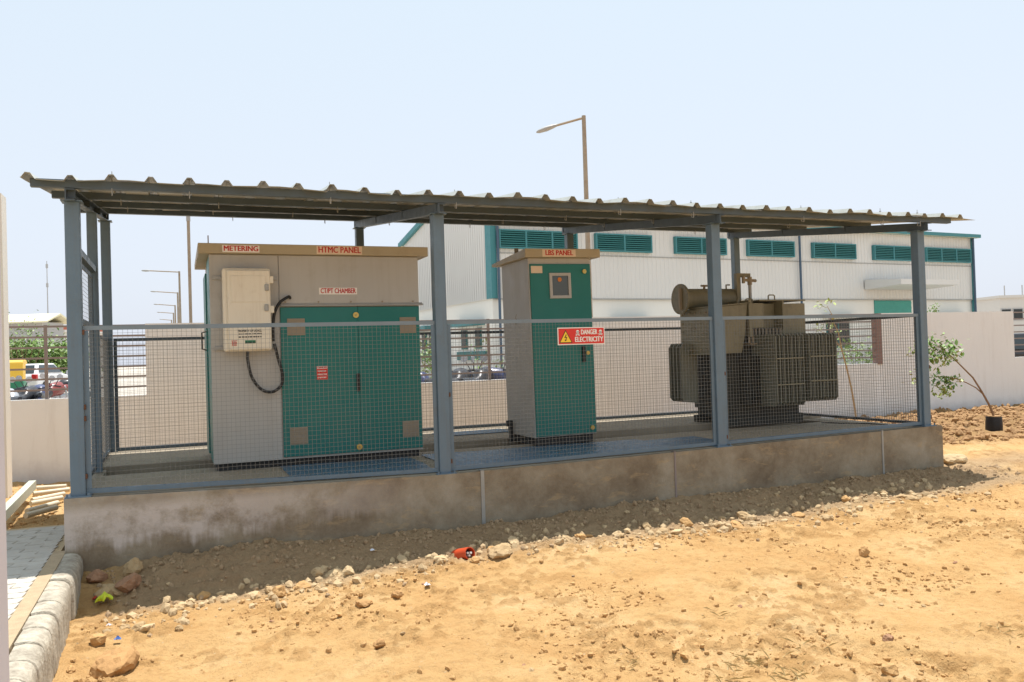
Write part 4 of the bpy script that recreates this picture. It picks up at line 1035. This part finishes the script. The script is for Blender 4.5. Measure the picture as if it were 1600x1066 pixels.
# ------------------------------------------------------------------ saplings
def leaf_cluster(m, c, n, spread, size, rnd):
    for _ in range(n):
        p = Vector(c)+Vector((rnd.gauss(0, spread), rnd.gauss(0, spread), rnd.gauss(0, spread*.8)))
        s = size*rnd.uniform(.6, 1.3); a = rnd.uniform(0, 6.28); t = rnd.uniform(-1.2, .4)
        d = Vector((math.cos(a)*math.cos(t), math.sin(a)*math.cos(t), math.sin(t))); sd = d.cross(Vector((rnd.uniform(-.4, .4), rnd.uniform(-.4, .4), 1))).normalized()
        m.add([p, p+d*s*.5+sd*s*.28, p+d*s, p+d*s*.5-sd*s*.28], [(0, 1, 2, 3)])
rn = random.Random(4)
base_ = hit(1553, 673)
dep = (base_-CO).dot(AF)
def sp(px, py, dd=0): return far(px, py, dep+dd)
sg = thing('sapling', 'leaning leafy sapling planted in a black grow bag by the wall', 'sapling', base_)
r_ = 24*dep/1307/2
bt, tp = sp(1553, 673), sp(1553, 651); bt = bt-Vector((0, 0, .09))
MB().tube([bt, bt+(tp-bt)*.3, bt+(tp-bt)*.7, tp], [r_*.9, r_*1.02, r_*1.0, r_*.93], 18).build('grow_bag', M['soil_bag'], sg, smooth=True)
MB().cyl(tp-Vector((0, 0, .01)), tp+Vector((0, 0, .012)), r_*.85, 14).build('soil', M['soilclod'], sg)
MB().tube([tp, sp(1545, 632), sp(1534, 612), sp(1520, 590), sp(1506, 576), sp(1492, 562), sp(1478, 550), sp(1465, 540)], [.016, .015, .014, .012, .011, .009, .007, .005], 7).build('stem', M['bark'], sg, smooth=True)
MB().tube([tp, sp(1549, 638), sp(1538, 618), sp(1525, 606), sp(1510, 598), sp(1494, 592), sp(1478, 590), sp(1462, 588)], [.014, .012, .010, .009, .008, .007, .005, .004], 7).build('stem', M['bark'], sg, smooth=True)
lm = MB(); lm2 = MB()
for (px_, py_, n_, s_) in ((1482, 540, 46, .09), (1468, 552, 50, .10), (1455, 538, 34, .09), (1448, 558, 34, .09), (1485, 555, 26, .07), (1462, 535, 30, .08), (1470, 562, 18, .07), (1440, 545, 40, .09), (1452, 586, 26, .08), (1470, 590, 22, .06), (1485, 597, 26, .06), (1476, 610, 28, .06), (1462, 605, 20, .06), (1493, 592, 14, .05), (1438, 590, 24, .08)):
    c_ = sp(px_, py_, rn.uniform(-.1, .1)); leaf_cluster(lm if rn.random() < .4 else lm2, c_, int(n_*1.7), s_, .078, rn)
lm.build('foliage', M['leaf'], sg); lm2.build('foliage', M['leaf_y'], sg)
base2 = at(1338, 654, 1, 4.6); dep2 = (base2-CO).dot(AF); base2.z = gzs(base2.x, base2.y)
def sq(px, py, dd=0): return far(px, py, dep2+dd)
sg = thing('sapling', 'thin yellowish bare stemmed sapling with few top leaves right of the transformer', 'sapling', base2)
MB().tube([base2-Vector((0, 0, .05)), sq(1336, 640), sq(1330, 605), sq(1323, 575), sq(1315, 545), sq(1310, 520), sq(1303, 505), sq(1299, 490), sq(1292, 478)], [.017, .016, .015, .014, .012, .009, .007, .006, .004], 7).build('stem', M['bark_y'], sg, smooth=True)
MB().tube([sq(1315, 545), sq(1305, 533), sq(1293, 522), sq(1280, 517)], [.008, .006, .005, .004], 6).build('branch', M['bark_y'], sg, smooth=True)
lm = MB()
for (px_, py_, n_, s_) in ((1284, 478, 12, .05), (1295, 470, 10, .04), (1276, 478, 3, .03), (1297, 505, 8, .06), (1275, 515, 8, .06), (1281, 512, 6, .06), (1311, 518, 5, .04), (1303, 502, 5, .04)):
    leaf_cluster(lm, sq(px_, py_), n_, s_*1.0, .085, rn)
lm.build('foliage', M['leaf_y'], sg)

# ------------------------------------------------------------------ warehouse
PA, PB, PC = Vector((12.21, 24.02, 0)), Vector((41.06, 26.3, 0)), Vector((10.8, 33.86, 0))
U = (PB-PA).normalized(); V_ = Vector((-U.y, U.x, 0)); LEN = (PB-PA).length; DEP = 10.2
wh = thing('warehouse', 'large off white clad warehouse with teal trim and louvred windows', 'warehouse', PA)
wh.rotation_euler = (0, 0, math.atan2(U.y, U.x))
ZC, ZE, ZPK = 3.12-.0, 6.45, 7.6
G0 = -.5
def wbuild(m, name, mt, parent=wh, **k): return m.build(name, mt, parent, local=True, **k)
def ribs(L, pitch=.22):   # corrugated outline along the wall
    pts = []; x = 0
    while x < L: pts += [(x, 0), (x+pitch*.55, 0), (x+pitch*.65, -.02), (x+pitch*.9, -.02)]; x += pitch
    return [(min(p[0], L), p[1]) for p in pts]
w_ = MB(); w_.box(0, LEN, .05, .3, G0-.5, ZC); w_.box(.05, .3, .3, DEP, G0-.5, ZC); w_.box(LEN-.3, LEN, .3, DEP, G0-.5, ZC)
wbuild(w_, 'lower_wall', M['whitewall'])
rb = ribs(LEN); m = MB()
for (xa, ya), (xb, yb2) in zip(rb[:-1], rb[1:]):
    m.add([(xa, ya-.03, ZC-.03), (xb, yb2-.03, ZC-.03), (xb, yb2-.03, ZE), (xa, ya-.03, ZE)], [(0, 1, 2, 3)])
m.box(0, LEN, .05, .2, ZC, ZE); wbuild(m, 'front_cladding', M['clad'])
wbuild(MB().box(.2, LEN-.2, -.062, -.052, 4.86, 4.90), 'lap_flashing', M['galv'])
wbuild(MB().box(.0, LEN, -.075, .0, ZC-.075, ZC-.032), 'drip_flashing', M['galv'])
def gable_z(t): return ZE+(ZPK-ZE)*(1-abs(t-DEP/2)/(DEP/2))
rb = ribs(DEP, .22); m = MB()
for (ya, oa), (yb2, ob) in zip(rb[:-1], rb[1:]):
    m.add([(oa-.03, yb2, ZC-.03), (oa-.03 if False else ob-.03, yb2, gable_z(yb2)), (oa-.03, ya, gable_z(ya)), (oa-.03, ya, ZC-.03)], [(0, 1, 2, 3)])
m.extr([(0.02, ZC), (DEP, ZC), (DEP, ZE), (DEP/2, ZPK), (0.02, ZE)], 0, .02, .2); wbuild(m, 'gable_cladding', M['clad'])
m = MB(); m.extr([(0, ZE), (DEP/2, ZPK), (DEP, ZE), (DEP, ZE-.3)], 0, LEN-.15, LEN); wbuild(m, 'far_gable', M['clad'])
m = MB()
for s_ in (0, 1):
    y0_, y1_ = (-.35, DEP/2) if s_ == 0 else (DEP+.35, DEP/2)
    z0_ = ZE-.07; m.hexa([(-.15, y0_, z0_), (LEN+.15, y0_, z0_), (LEN+.15, y1_, ZPK+.02), (-.15, y1_, ZPK+.02), (-.15, y0_, z0_+.08), (LEN+.15, y0_, z0_+.08), (LEN+.15, y1_, ZPK+.1), (-.15, y1_, ZPK+.1)] if s_ == 0 else
           [(-.15, y1_, ZPK+.02), (LEN+.15, y1_, ZPK+.02), (LEN+.15, y0_, z0_), (-.15, y0_, z0_), (-.15, y1_, ZPK+.1), (LEN+.15, y1_, ZPK+.1), (LEN+.15, y0_, z0_+.08), (-.15, y0_, z0_+.08)])
wbuild(m, 'roof', M['broof'])
m = MB().box(-.2, LEN+.25, -.4, -.10, ZE-.05, ZE+.13); wbuild(m, 'gutter', M['teal'])
m = MB()
for (ya, yb2) in ((-.4, DEP/2), (DEP+.4, DEP/2)):
    za = ZE-.08; m.hexa([(-.2, min(ya, yb2), (za if ya < yb2 else ZPK)), (-.04, min(ya, yb2), (za if ya < yb2 else ZPK)), (-.04, max(ya, yb2), (ZPK if ya < yb2 else za)), (-.2, max(ya, yb2), (ZPK if ya < yb2 else za))]+
                       [(-.2, min(ya, yb2), (za if ya < yb2 else ZPK)+.25), (-.04, min(ya, yb2), (za if ya < yb2 else ZPK)+.25), (-.04, max(ya, yb2), (ZPK if ya < yb2 else za)+.25), (-.2, max(ya, yb2), (ZPK if ya < yb2 else za)+.25)])
wbuild(m, 'verge_trim', M['teal'])
m = MB().box(-.09, .16, -.12, .16, ZC-.03, ZE); m.box(-.09, -.06, .16, .40, ZC-.03, ZE); wbuild(m, 'corner_trim', M['teal'])
m = MB().box(LEN-.15, LEN+.05, -.12, 0, G0, ZE); wbuild(m, 'corner_trim', M['teal'])
# image columns -> distance along the front
def along(px):
    d = ray(px, 480); d.z = 0; o = Vector((CX, CY, 0)); w = PA-o
    det = d.x*(-U.y)+U.x*d.y; t = (w.x*(-U.y)+U.x*w.y)/det
    return ((o+d*t)-PA).dot(U)
for xa_, xb_, nd in ((779, 902, 2), (930, 1018, 1), (1054, 1134, 1), (1167, 1240, 1), (1269, 1336, 1), (1364, 1424, 1), (1445, 1515, 2)):
    a, c = along(xa_)+.02, along(xb_); z0_, z1_ = 5.05, 5.80
    fr = MB(); y_ = -.22
    t_ = .06
    fr.box(a, c, y_, 0, z0_, z0_+t_); fr.box(a, c, y_, 0, z1_-t_, z1_); fr.box(a, a+t_, y_, 0, z0_+t_, z1_-t_); fr.box(c-t_, c, y_, 0, z0_+t_, z1_-t_)
    for k in range(nd): xm = a+(c-a)*(k+1)/(nd+1); fr.box(xm-t_*.6, xm+t_*.6, y_, 0, z0_+t_, z1_-t_)
    f_ = wbuild(fr, 'louvre_window', M['teal'])
    for k in range(7):
        z = z0_+.09+k*(z1_-z0_-.14)/7
        s_ = MB(); s_.hexa([(a+t_+.002, -.20, z), (c-t_-.002, -.20, z), (c-t_-.002, -.09, z+.06), (a+t_+.002, -.09, z+.06), (a+t_+.002, -.20, z+.04), (c-t_-.002, -.20, z+.04), (c-t_-.002, -.09, z+.095), (a+t_+.002, -.09, z+.095)])
        s_.build('louvre_slat', M['teal_d'], f_, local=True)
    wbuild(MB().box(a+.02, c-.02, -.08, -.058, z0_+.02, z1_-.02), 'louvre_backing', M['teal_dd'])
for px_ in (777.5, 1248, 1519):
    a = along(px_); wbuild(MB().cyl((a, -.2, G0), (a, -.2, ZE), .055, 8), 'drainpipe', M['drain'], smooth=True)
a, c = along(1350), along(1477)-1.9
m = MB(); m.hexa([(a, -2.2, 3.65), (c, -2.2, 3.65), (c, -.1, 3.55), (a, -.1, 3.55), (a, -2.2, 3.9), (c, -2.2, 3.9), (c, -.1, 4.05), (a, -.1, 4.05)]); wbuild(m, 'canopy', M['clad'])
a, c = along(1367), along(1424)
dr = wbuild(MB().box(a, c, .0, .052, G0, 3.02), 'roller_door', M['tealdoor'])
m = MB()
for k in range(14): m.box(a, c, -.012, .0, G0+.1+k*.25, G0+.2+k*.25)
m.build('door_slats', M['tealdoor'], dr, local=True)
for xa_, xb_ in ((954, 1012), (1285, 1332), (1465, 1505)):
    a, c = along(xa_), along(xb_)
    wbuild(MB().box(a, c, -.6, .05, 2.18, 2.25), 'sunshade', M['teal'])
    f_ = wbuild(MB().box(a+.25, c-.25, .0, .06, .7, 2.02), 'window', M['teal_d']); 
    for k in (0, 1): mm_ = (c-a-.5)/2; MB().box(a+.3+k*mm_, a+.2+(k+1)*mm_, -.012, -.001, .78, 1.95).build('pane', M['winblack'], f_, local=True)
# gable side shades and windows (on the left end wall)
for ya, yb2 in ((.9, 3.6), (6.2, 8.4)):
    wbuild(MB().box(-.55, .04, ya, yb2, 2.10, 2.30), 'sunshade', M['teal'])
    for yc in (ya+.35, yb2-.9):
        f_ = wbuild(MB().box(.0, .06, yc, yc+.6, 1.15, 2.0), 'window', M['teal_d']); MB().box(-.012, -.001, yc+.06, yc+.54, 1.2, 1.95).build('pane', M['winblack'], f_, local=True)
    wbuild(MB().box(-.05, .055, ya-.1, yb2+.1, .70, 1.05), 'window_band', M['teal_d'])
# boxes on the gable, small vents near the eave
# ------------------------------------------------------------------ lamps
def street_lamp(px, ytop, xa, ya, d, label, r=.075, zb=-.5, group=None, cap=True):
    top = far(px, ytop, d); t = thing('street_lamp', label, 'street lamp', (top.x, top.y, zb), group)
    MB().tube([(top.x, top.y, zb), (top.x, top.y, zb+(top.z-zb)*.5), (top.x, top.y, top.z)], [r*1.15, r, r*.8], 10).build('pole', M['pipegalv'], t, smooth=True)
    hd = far(xa, ya, d)
    dirv = (hd-top); L = dirv.length; e = top+dirv*(1-.55/L)
    s = Vector((top.x, top.y, top.z-.06))
    MB().cyl(s, e, .035*(r/.075), 8).build('arm', M['pipegalv'], t, smooth=True)
    dn = dirv.normalized(); m = MB()
    m.tube([e-dn*.1, e+dn*.05, e+dn*.25, hd-dn*.08, hd], [.035, .06, .075, .055, .02], 10); m.v = [(v[0], v[1], e.z+(v[2]-e.z)*1.0) for v in m.v]
    m.build('lamp_head', M['lampgrey'], t, smooth=True)
    return t
street_lamp(912, 181, 838, 207, 24.5, 'tall street lamp rising above the shed roof right of centre', r=.075)
glab = ['nearest and tallest of the receding street lamps on the left', 'second nearest of the receding street lamps on the left', 'third of the receding street lamps on the left', 'fourth of the receding street lamps on the left', 'farthest and lowest of the receding street lamps on the left']
for (px_, yt, xa_, ya_, d_, zb_), lb in zip(((280, 424, 221, 423, 60, 0), (277.5, 457, 235, 455.5, 80, .3), (273.5, 477, 240, 475.5, 100, .6), (271, 489, 245, 488, 120, .9), (268, 500, 249, 499, 145, 1.1)), glab):
    street_lamp(px_, yt, xa_, ya_, d_, lb, r=.055+.0005*d_, zb=zb_, group='street lamps receding on the left')
tp = far(294, 338, 20); pl = thing('pole', 'bare rusty pole behind the left bay of the shed', 'pole', (tp.x, tp.y, -.5))
MB().cyl((tp.x, tp.y, -.5), (tp.x, tp.y, tp.z), .038, 10).build('shaft', M['pipegalv'], pl, smooth=True)
MB().cyl((tp.x, tp.y, tp.z-.12), (tp.x, tp.y, tp.z+.02), .05, 10).build('cap', M['lampgrey'], pl, smooth=True)
tp = far(325, 368, 9.6)
tag(MB().cyl((tp.x, tp.y, 1.86), (tp.x, tp.y, tp.z), .007, 6).build('rod', M['bark']), 'thin brown rod standing up behind the left corner of the metering cabinet', 'rod')
tp = far(73, 408, 150); mt_ = thing('mast', 'thin distant communications mast on the left', 'mast', (tp.x, tp.y, 1))
MB().cyl((tp.x, tp.y, 1), (tp.x, tp.y, tp.z), .16, 6, .06).build('shaft', M['bgrey'], mt_)
m = MB()
for f_ in (.05, .25, .62): z = tp.z-(tp.z-1)*f_*.9; m.cyl((tp.x, tp.y, z-.4), (tp.x, tp.y, z+.3), .2, 8)
m.build('antenna', M['bgrey'], mt_)

# ------------------------------------------------------------------ far buildings
def bpix(px0, px1, py0, py1, d): a = far(px0, py1, d); c = far(px1, py0, d); return a, c
def far_building(label, px0, px1, ytop, d, depth, wallm, roofm, zb=0, gable=False, wins=0, name='building'):
    a = far(px0, ytop, d); c = far(px1, ytop, d); w = (c-a); w.z = 0; L = w.length; ang = math.atan2(w.y, w.x)
    t = thing(name, label, 'building', (a.x, a.y, zb)); t.rotation_euler = (0, 0, ang); H = a.z-zb
    MB().box(0, L, 0, depth, 0, H).build('wall', wallm, t, local=True)
    if gable:
        m = MB(); m.extr([(-.6, H-.2), (depth/2, H+2.1), (depth+.6, H-.2), (depth+.6, H), (depth/2, H+2.3), (-.6, H)], 0, -.5, L+.5); m.build('roof', roofm, t, local=True)
    else:
        MB().box(-.2, L+.2, -.2, depth+.2, H, H+.25).build('parapet', roofm, t, local=True)
    for k in range(wins):
        x = L*(k+.5)/wins; f_ = MB().box(x-.5, x+.5, -.05, 0.0, H-2.2, H-1.0).build('window', M['bgrey'], t, local=True)
        MB().box(x-.42, x+.42, -.07, -.05, H-2.1, H-1.1).build('pane', M['winblack'], f_, local=True)
    return t
t = far_building('long grey shed with cream roof far behind the left railing', -60, 66, 507, 85, 4, M['bgrey'], M['broof'], 1.0, gable=False)
t.name = 'long_shed'
for ch in list(t.children):
    if ch.name.startswith('parapet'): bpy.data.objects.remove(ch)
a_ = far(-60, 507, 85); c_2 = far(66, 507, 85); L_ = (c_2-a_).length; H_ = a_.z-1.0
m = MB(); m.extr([(-.6, H_-.1), (2, H_+.75), (4.6, H_-.1), (4.6, H_+.05), (2, H_+.95), (-.6, H_+.05)], 0, -.5, L_+.8); m.build('roof', M['broof'], t, local=True)
far_building('low white building with small windows behind the left railing', 66, 100, 520, 95, 10, M['bwall'], M['bwall'], 1.0, wins=4)
far_building('white and red painted tower block left of the first shed post', 84, 112, 512, 110, 10, M['bred'], M['bwall'], 1.0, wins=3)
t = far_building('distant white flat roofed house with rooftop posts at the right edge', 1562, 1690, 466, 80, 10, M['bwall'], M['bwall'], -.3, wins=7)
m = MB()
for k in range(6): m.cyl((.6+k*1.7, .2, 0), (.6+k*1.7, .2, 1.2), .05, 6)
H_ = far(1562, 466, 80).z+.3
m.v = [(v[0], v[1], v[2]+H_) for v in m.v]; m.build('roof_post', M['bgrey'], t, local=True)

# ------------------------------------------------------------------ vegetation beyond the wall
def bush(label, pix, d, n, size, spread, name='bush', zb=-.4, cat='bush', mt=None):
    cs_ = [far(px_, py_, d+rn.uniform(-1, 1)*.03*d) for px_, py_ in pix]; cx = sum((c for c in cs_), Vector())/len(cs_)
    t = thing(name, label, cat, (cx.x, cx.y, zb)); m = MB(); m2 = MB(); st_ = MB()
    for c in cs_:
        leaf_cluster(m, c, n//2, spread, size, rn); leaf_cluster(m2, c, n//2, spread, size, rn)
        q_ = Vector((cx.x+(c.x-cx.x)*.3, cx.y, zb)); st_.tube([q_, q_.lerp(c, .5)+Vector((rn.uniform(-.1, .1), 0, 0)), c], [.02*spread*2, .015*spread*2, .006], 5)
    m.build('foliage', M['leaf_bg'], t); m2.build('foliage', mt or M['leaf'], t); st_.build('stem', M['bark'], t)
    return t
pix = [(px_, 585-abs(rn.gauss(0, 18))-rn.random()*22) for px_ in range(-12, 112, 4) for _ in range(2)]
bush('feathery green thicket behind the rickshaw on the left', [p for p in pix if p[1] > 545], 55, 240, .26, .7, name='thicket', zb=0)
bush('light feathery treetop above the thicket on the far left', [(10, 525), (20, 520), (35, 518), (45, 517), (30, 528), (55, 528), (15, 535), (66, 535)], 52, 34, .16, .55, name='tree', zb=0, cat='tree')
bush('yellow green shrub seen just right of the metering cabinet', [(664, 536), (670, 550), (664, 562), (674, 572), (662, 585), (672, 592), (680, 560), (690, 580)], 17, 60, .09, .11)
bush('sparse shrub seen left of the LBS cabinet through the railing', [(745, 545), (752, 560), (770, 575), (758, 585), (742, 590), (785, 560), (790, 580), (770, 592)], 18, 24, .08, .16)
bush('green hedge seen through the railing right of the transformer', [(1318+k*9, 540+((k*37) % 25)) for k in range(9)], 30, 70, .16, .3)
bush('low plant beside the green roller door', [(1459, 484), (1460, 478)], 34, 22, .15, .14)

# ------------------------------------------------------------------ vehicles beyond the wall
def wheel(parent, x, y, z, r, w, name='wheel'):
    o = MB().cyl((x, y-w/2, z), (x, y+w/2, z), r, 20).build(name, M['tyre'], parent, local=True, smooth=True)
    MB().cyl((x, y-w/2-.005, z), (x, y+w/2+.005, z), r*.55, 14).build('rim', M['msilver'], o, local=True, smooth=True)
# auto rickshaw (length along local x, front at +x)
p = far(17, 600, 38)
ar = thing('auto_rickshaw', 'yellow and green auto rickshaw parked beyond the left railing', 'auto rickshaw', (p.x, p.y, -.40), rz=1.62)
MB().extr([(-1.2, .35), (.35, .35), (.35, .78), (-1.25, .78)], 1, -.62, .62).build('lower_body', M['cgreen'], ar, local=True, bevel=.05)
MB().extr([(-1.26, .785), (-.15, .785), (-.15, 1.25), (-.1, 1.45), (.55, 1.52), (.62, 1.62), (.3, 1.72), (-1.0, 1.74), (-1.22, 1.62)], 1, -.61, .61).build('hood', M['cyellow'], ar, local=True, bevel=.06)
MB().box(-1.27, -.9, -.64, .64, .28, .37).build('bumper', M['corange'], ar, local=True)
MB().extr([(.35, .35), (1.15, .45), (1.1, .95), (.75, 1.05), (.6, .5)], 1, -.3, .3).build('nose', M['cgreen'], ar, local=True, bevel=.05)
MB().bar((.62, -.5, .95), (.5, -.5, 1.55), .04, .04).bar((.62, .5, .95), (.5, .5, 1.55), .04, .04).build('windscreen_post', M['cgreen'], ar, local=True)
MB().box(-.1, .35, -.5, .5, .7, .9).build('seat', M['mblk'], ar, local=True)
for x, y in ((-.75, -.52), (-.75, .52), (.85, 0)): wheel(ar, x, y, .22, .22, .1)
# white car
def car(label, p, rz, col, zb):
    t = thing('parked_car', label, 'car', (p.x, p.y, zb), rz=rz)
    MB().extr([(-2.1, .3), (2.05, .3), (2.15, .6), (2.0, .82), (1.1, .95), (-2.05, 1.0), (-2.18, .7)], 1, -.85, .85).build('body', col, t, local=True, bevel=.07)
    cb_ = MB(); cb_.hexa([(-2.0, -.8, .99), (1.05, -.8, .95), (1.05, .8, .95), (-2.0, .8, .99), (-1.5, -.62, 1.48), (.3, -.62, 1.5), (.3, .62, 1.5), (-1.5, .62, 1.48)])
    cb_.build('cabin', col, t, local=True, bevel=.05)
    g_ = MB()
    g_.add([(-1.98, -.66, 1.05), (-1.98, .66, 1.05), (-1.64, .55, 1.42), (-1.64, -.55, 1.42)], [(3, 2, 1, 0)])
    g_.hexa([(-1.75, -.80, 1.06), (.85, -.80, 1.03), (.85, .80, 1.03), (-1.75, .80, 1.06), (-1.42, -.655, 1.42), (.22, -.655, 1.43), (.22, .655, 1.43), (-1.42, .655, 1.42)])
    g_.hexa([(-2.0, -.62, 1.06), (-1.7, -.62, 1.06), (-1.7, .62, 1.06), (-2.0, .62, 1.06), (-1.68, -.52, 1.42), (-1.4, -.52, 1.42), (-1.4, .52, 1.42), (-1.68, .52, 1.42)])
    g_.build('window', M['cglass'], t, local=True)
    for y in (-.74, .74): MB().box(-2.2, -2.0, y-.12, y+.12, .68, .98).build('tail_light', M['redl'], t, local=True, bevel=.03)
    for y in (-.65, .65): MB().box(2.0, 2.16, y-.18, y+.18, .6, .75).build('headlight', M['cglass'], t, local=True, bevel=.03)
    for x in (-1.3, 1.35):
        for y in (-.78, .78): wheel(t, x, y, .31, .31, .2)
    return t
p = far(60, 600, 42); car('white car parked rear towards us beside the rickshaw on the left', p, 1.30, M['cwhite'], -.35)
p = far(1612, 550, 24); car('black car seen through the railing at the right edge', p, -.2, M['mblk'], -.45)
def moto(label, p, rz, col, zb, sc=1):
    t = thing('motorcycle', label, 'motorcycle', (p.x, p.y, zb), 'motorcycles parked behind the wall', rz); t.scale = (sc, sc, sc)
    for x in (-.65, .65):
        o = MB()
        n = 20
        for i in range(n):
            a, c = 2*PI*i/n, 2*PI*(i+1)/n; o.cyl((x+.29*math.cos(a), 0, .30+.29*math.sin(a)), (x+.29*math.cos(c), 0, .30+.29*math.sin(c)), .045, 6, cap=False)
        o = o.build('wheel', M['tyre'], t, local=True, smooth=True); MB().cyl((x, -.03, .3), (x, .03, .3), .2, 12).build('rim', M['msilver'], o, local=True)
    MB().tube([(-.15, 0, .78), (.0, 0, .88), (.25, 0, .9), (.42, 0, .82)], [.08, .15, .17, .07], 12).build('tank', col, t, local=True, smooth=True)
    MB().tube([(-.85, 0, .88), (-.6, 0, .82), (-.3, 0, .79), (-.1, 0, .83)], [.04, .11, .13, .1], 10).build('seat', M['mblk'], t, local=True, smooth=True)
    MB().box(-.25, .25, -.13, .13, .32, .68).build('engine', M['msilver'], t, local=True, bevel=.04)
    MB().tube([(-.9, 0, .78), (-.55, 0, .66), (-.2, 0, .7)], [.05, .1, .08], 8).build('side_cover', col, t, local=True, smooth=True)
    MB().cyl((.65, -.08, .3), (.42, -.08, .95), .025, 8).cyl((.65, .08, .3), (.42, .08, .95), .025, 8).build('fork', M['msilver'], t, local=True, smooth=True)
    MB().tube([(.25, -.38, 1.0), (.36, -.25, 1.02), (.40, 0, .99), (.36, .25, 1.02), (.25, .38, 1.0)], .016, 6).build('handlebar', M['mblk'], t, local=True, smooth=True)
    for s_ in (-1, 1):
        o = MB().cyl((.36, s_*.28, 1.02), (.33, s_*.36, 1.18), .008, 6).build('mirror', M['mblk'], t, local=True)
        MB().cyl((.32, s_*.37, 1.20), (.335, s_*.37, 1.20), .06, 12).build('mirror_glass', M['msilver'], o, local=True)
    MB().tube([(.48, 0, .9), (.55, 0, .9), (.62, 0, .9)], [.06, .1, .09], 12).build('headlamp', col, t, local=True, smooth=True)
    MB().tube([(.55, -.0, .62), (.68, 0, .64), (.85, 0, .55)], [.05, .07, .04], 8).build('mudguard', col, t, local=True, smooth=True)
    return t
for (px_, d_, rz_, cc, lb, zb) in ((16, 15.5, 1.9, 'msilver', 'silver grey motorcycle nearest the left pillar, behind the wall', -.5), (40, 16.5, 1.35, 'mblk', 'black motorcycle second from the left behind the wall', -.5), (62, 17, 1.7, 'mblue', 'dark blue motorcycle beneath the white car behind the wall', -.48), (80, 18.5, 1.2, 'mred', 'red tanked motorcycle left of the first shed post', -.46), (98, 21, .6, 'mblk', 'black motorcycle farthest right in the left opening', -.42),
    (716, 14.5, 1.1, 'mblk', 'black motorcycle with raised mirror seen between the cabinets', -.5), (750, 14.7, .9, 'mblk', 'dark motorcycle with angled handlebar seen just left of the LBS cabinet', -.5), (659, 14.5, 2.2, 'mblue', 'blue motorcycle seen at the right side of the metering cabinet', -.5), (784, 15.0, 2.4, 'mblue', 'blue motorcycle partly hidden by the LBS cabinet', -.5)):
    p = far(px_, 600, d_); moto(lb, p, rz_, M[cc], zb, 1.12 if px_ > 600 else 1)

# ------------------------------------------------------------------ dry grass wisps at the lower right
rn = random.Random(31); m = MB()
for (px_, py_, n_) in ((1180, 1040, 26), (1240, 1058, 22), (1262, 1012, 8), (1140, 1050, 10), (1560, 985, 10), (1120, 960, 6), (985, 1040, 8)):
    c = hit(px_, py_)
    for k in range(n_):
        x = c.x+rn.gauss(0, .05); y = c.y+rn.gauss(0, .05); z = gzs(x, y); a = rn.uniform(0, 6.28); l = rn.uniform(.03, .09); t = rn.uniform(.1, .7)
        e = Vector((x+math.cos(a)*l, y+math.sin(a)*l, z+.006+t*l*.6)); b0 = Vector((x, y, z)); sd = Vector((-math.sin(a), math.cos(a), 0))*.0018
        mid = (b0+e)/2+Vector((0, 0, .008)); m.add([b0-sd, b0+sd, mid+sd, e, mid-sd], [(0, 1, 2, 3, 4)])
o = m.build('dry_grass', mat('straw', (.50, .38, .18), .8, 0, .3, 20)); tag(o, 'thin wisps of dry straw on the sand at the lower right', 'dry grass', kind='stuff')
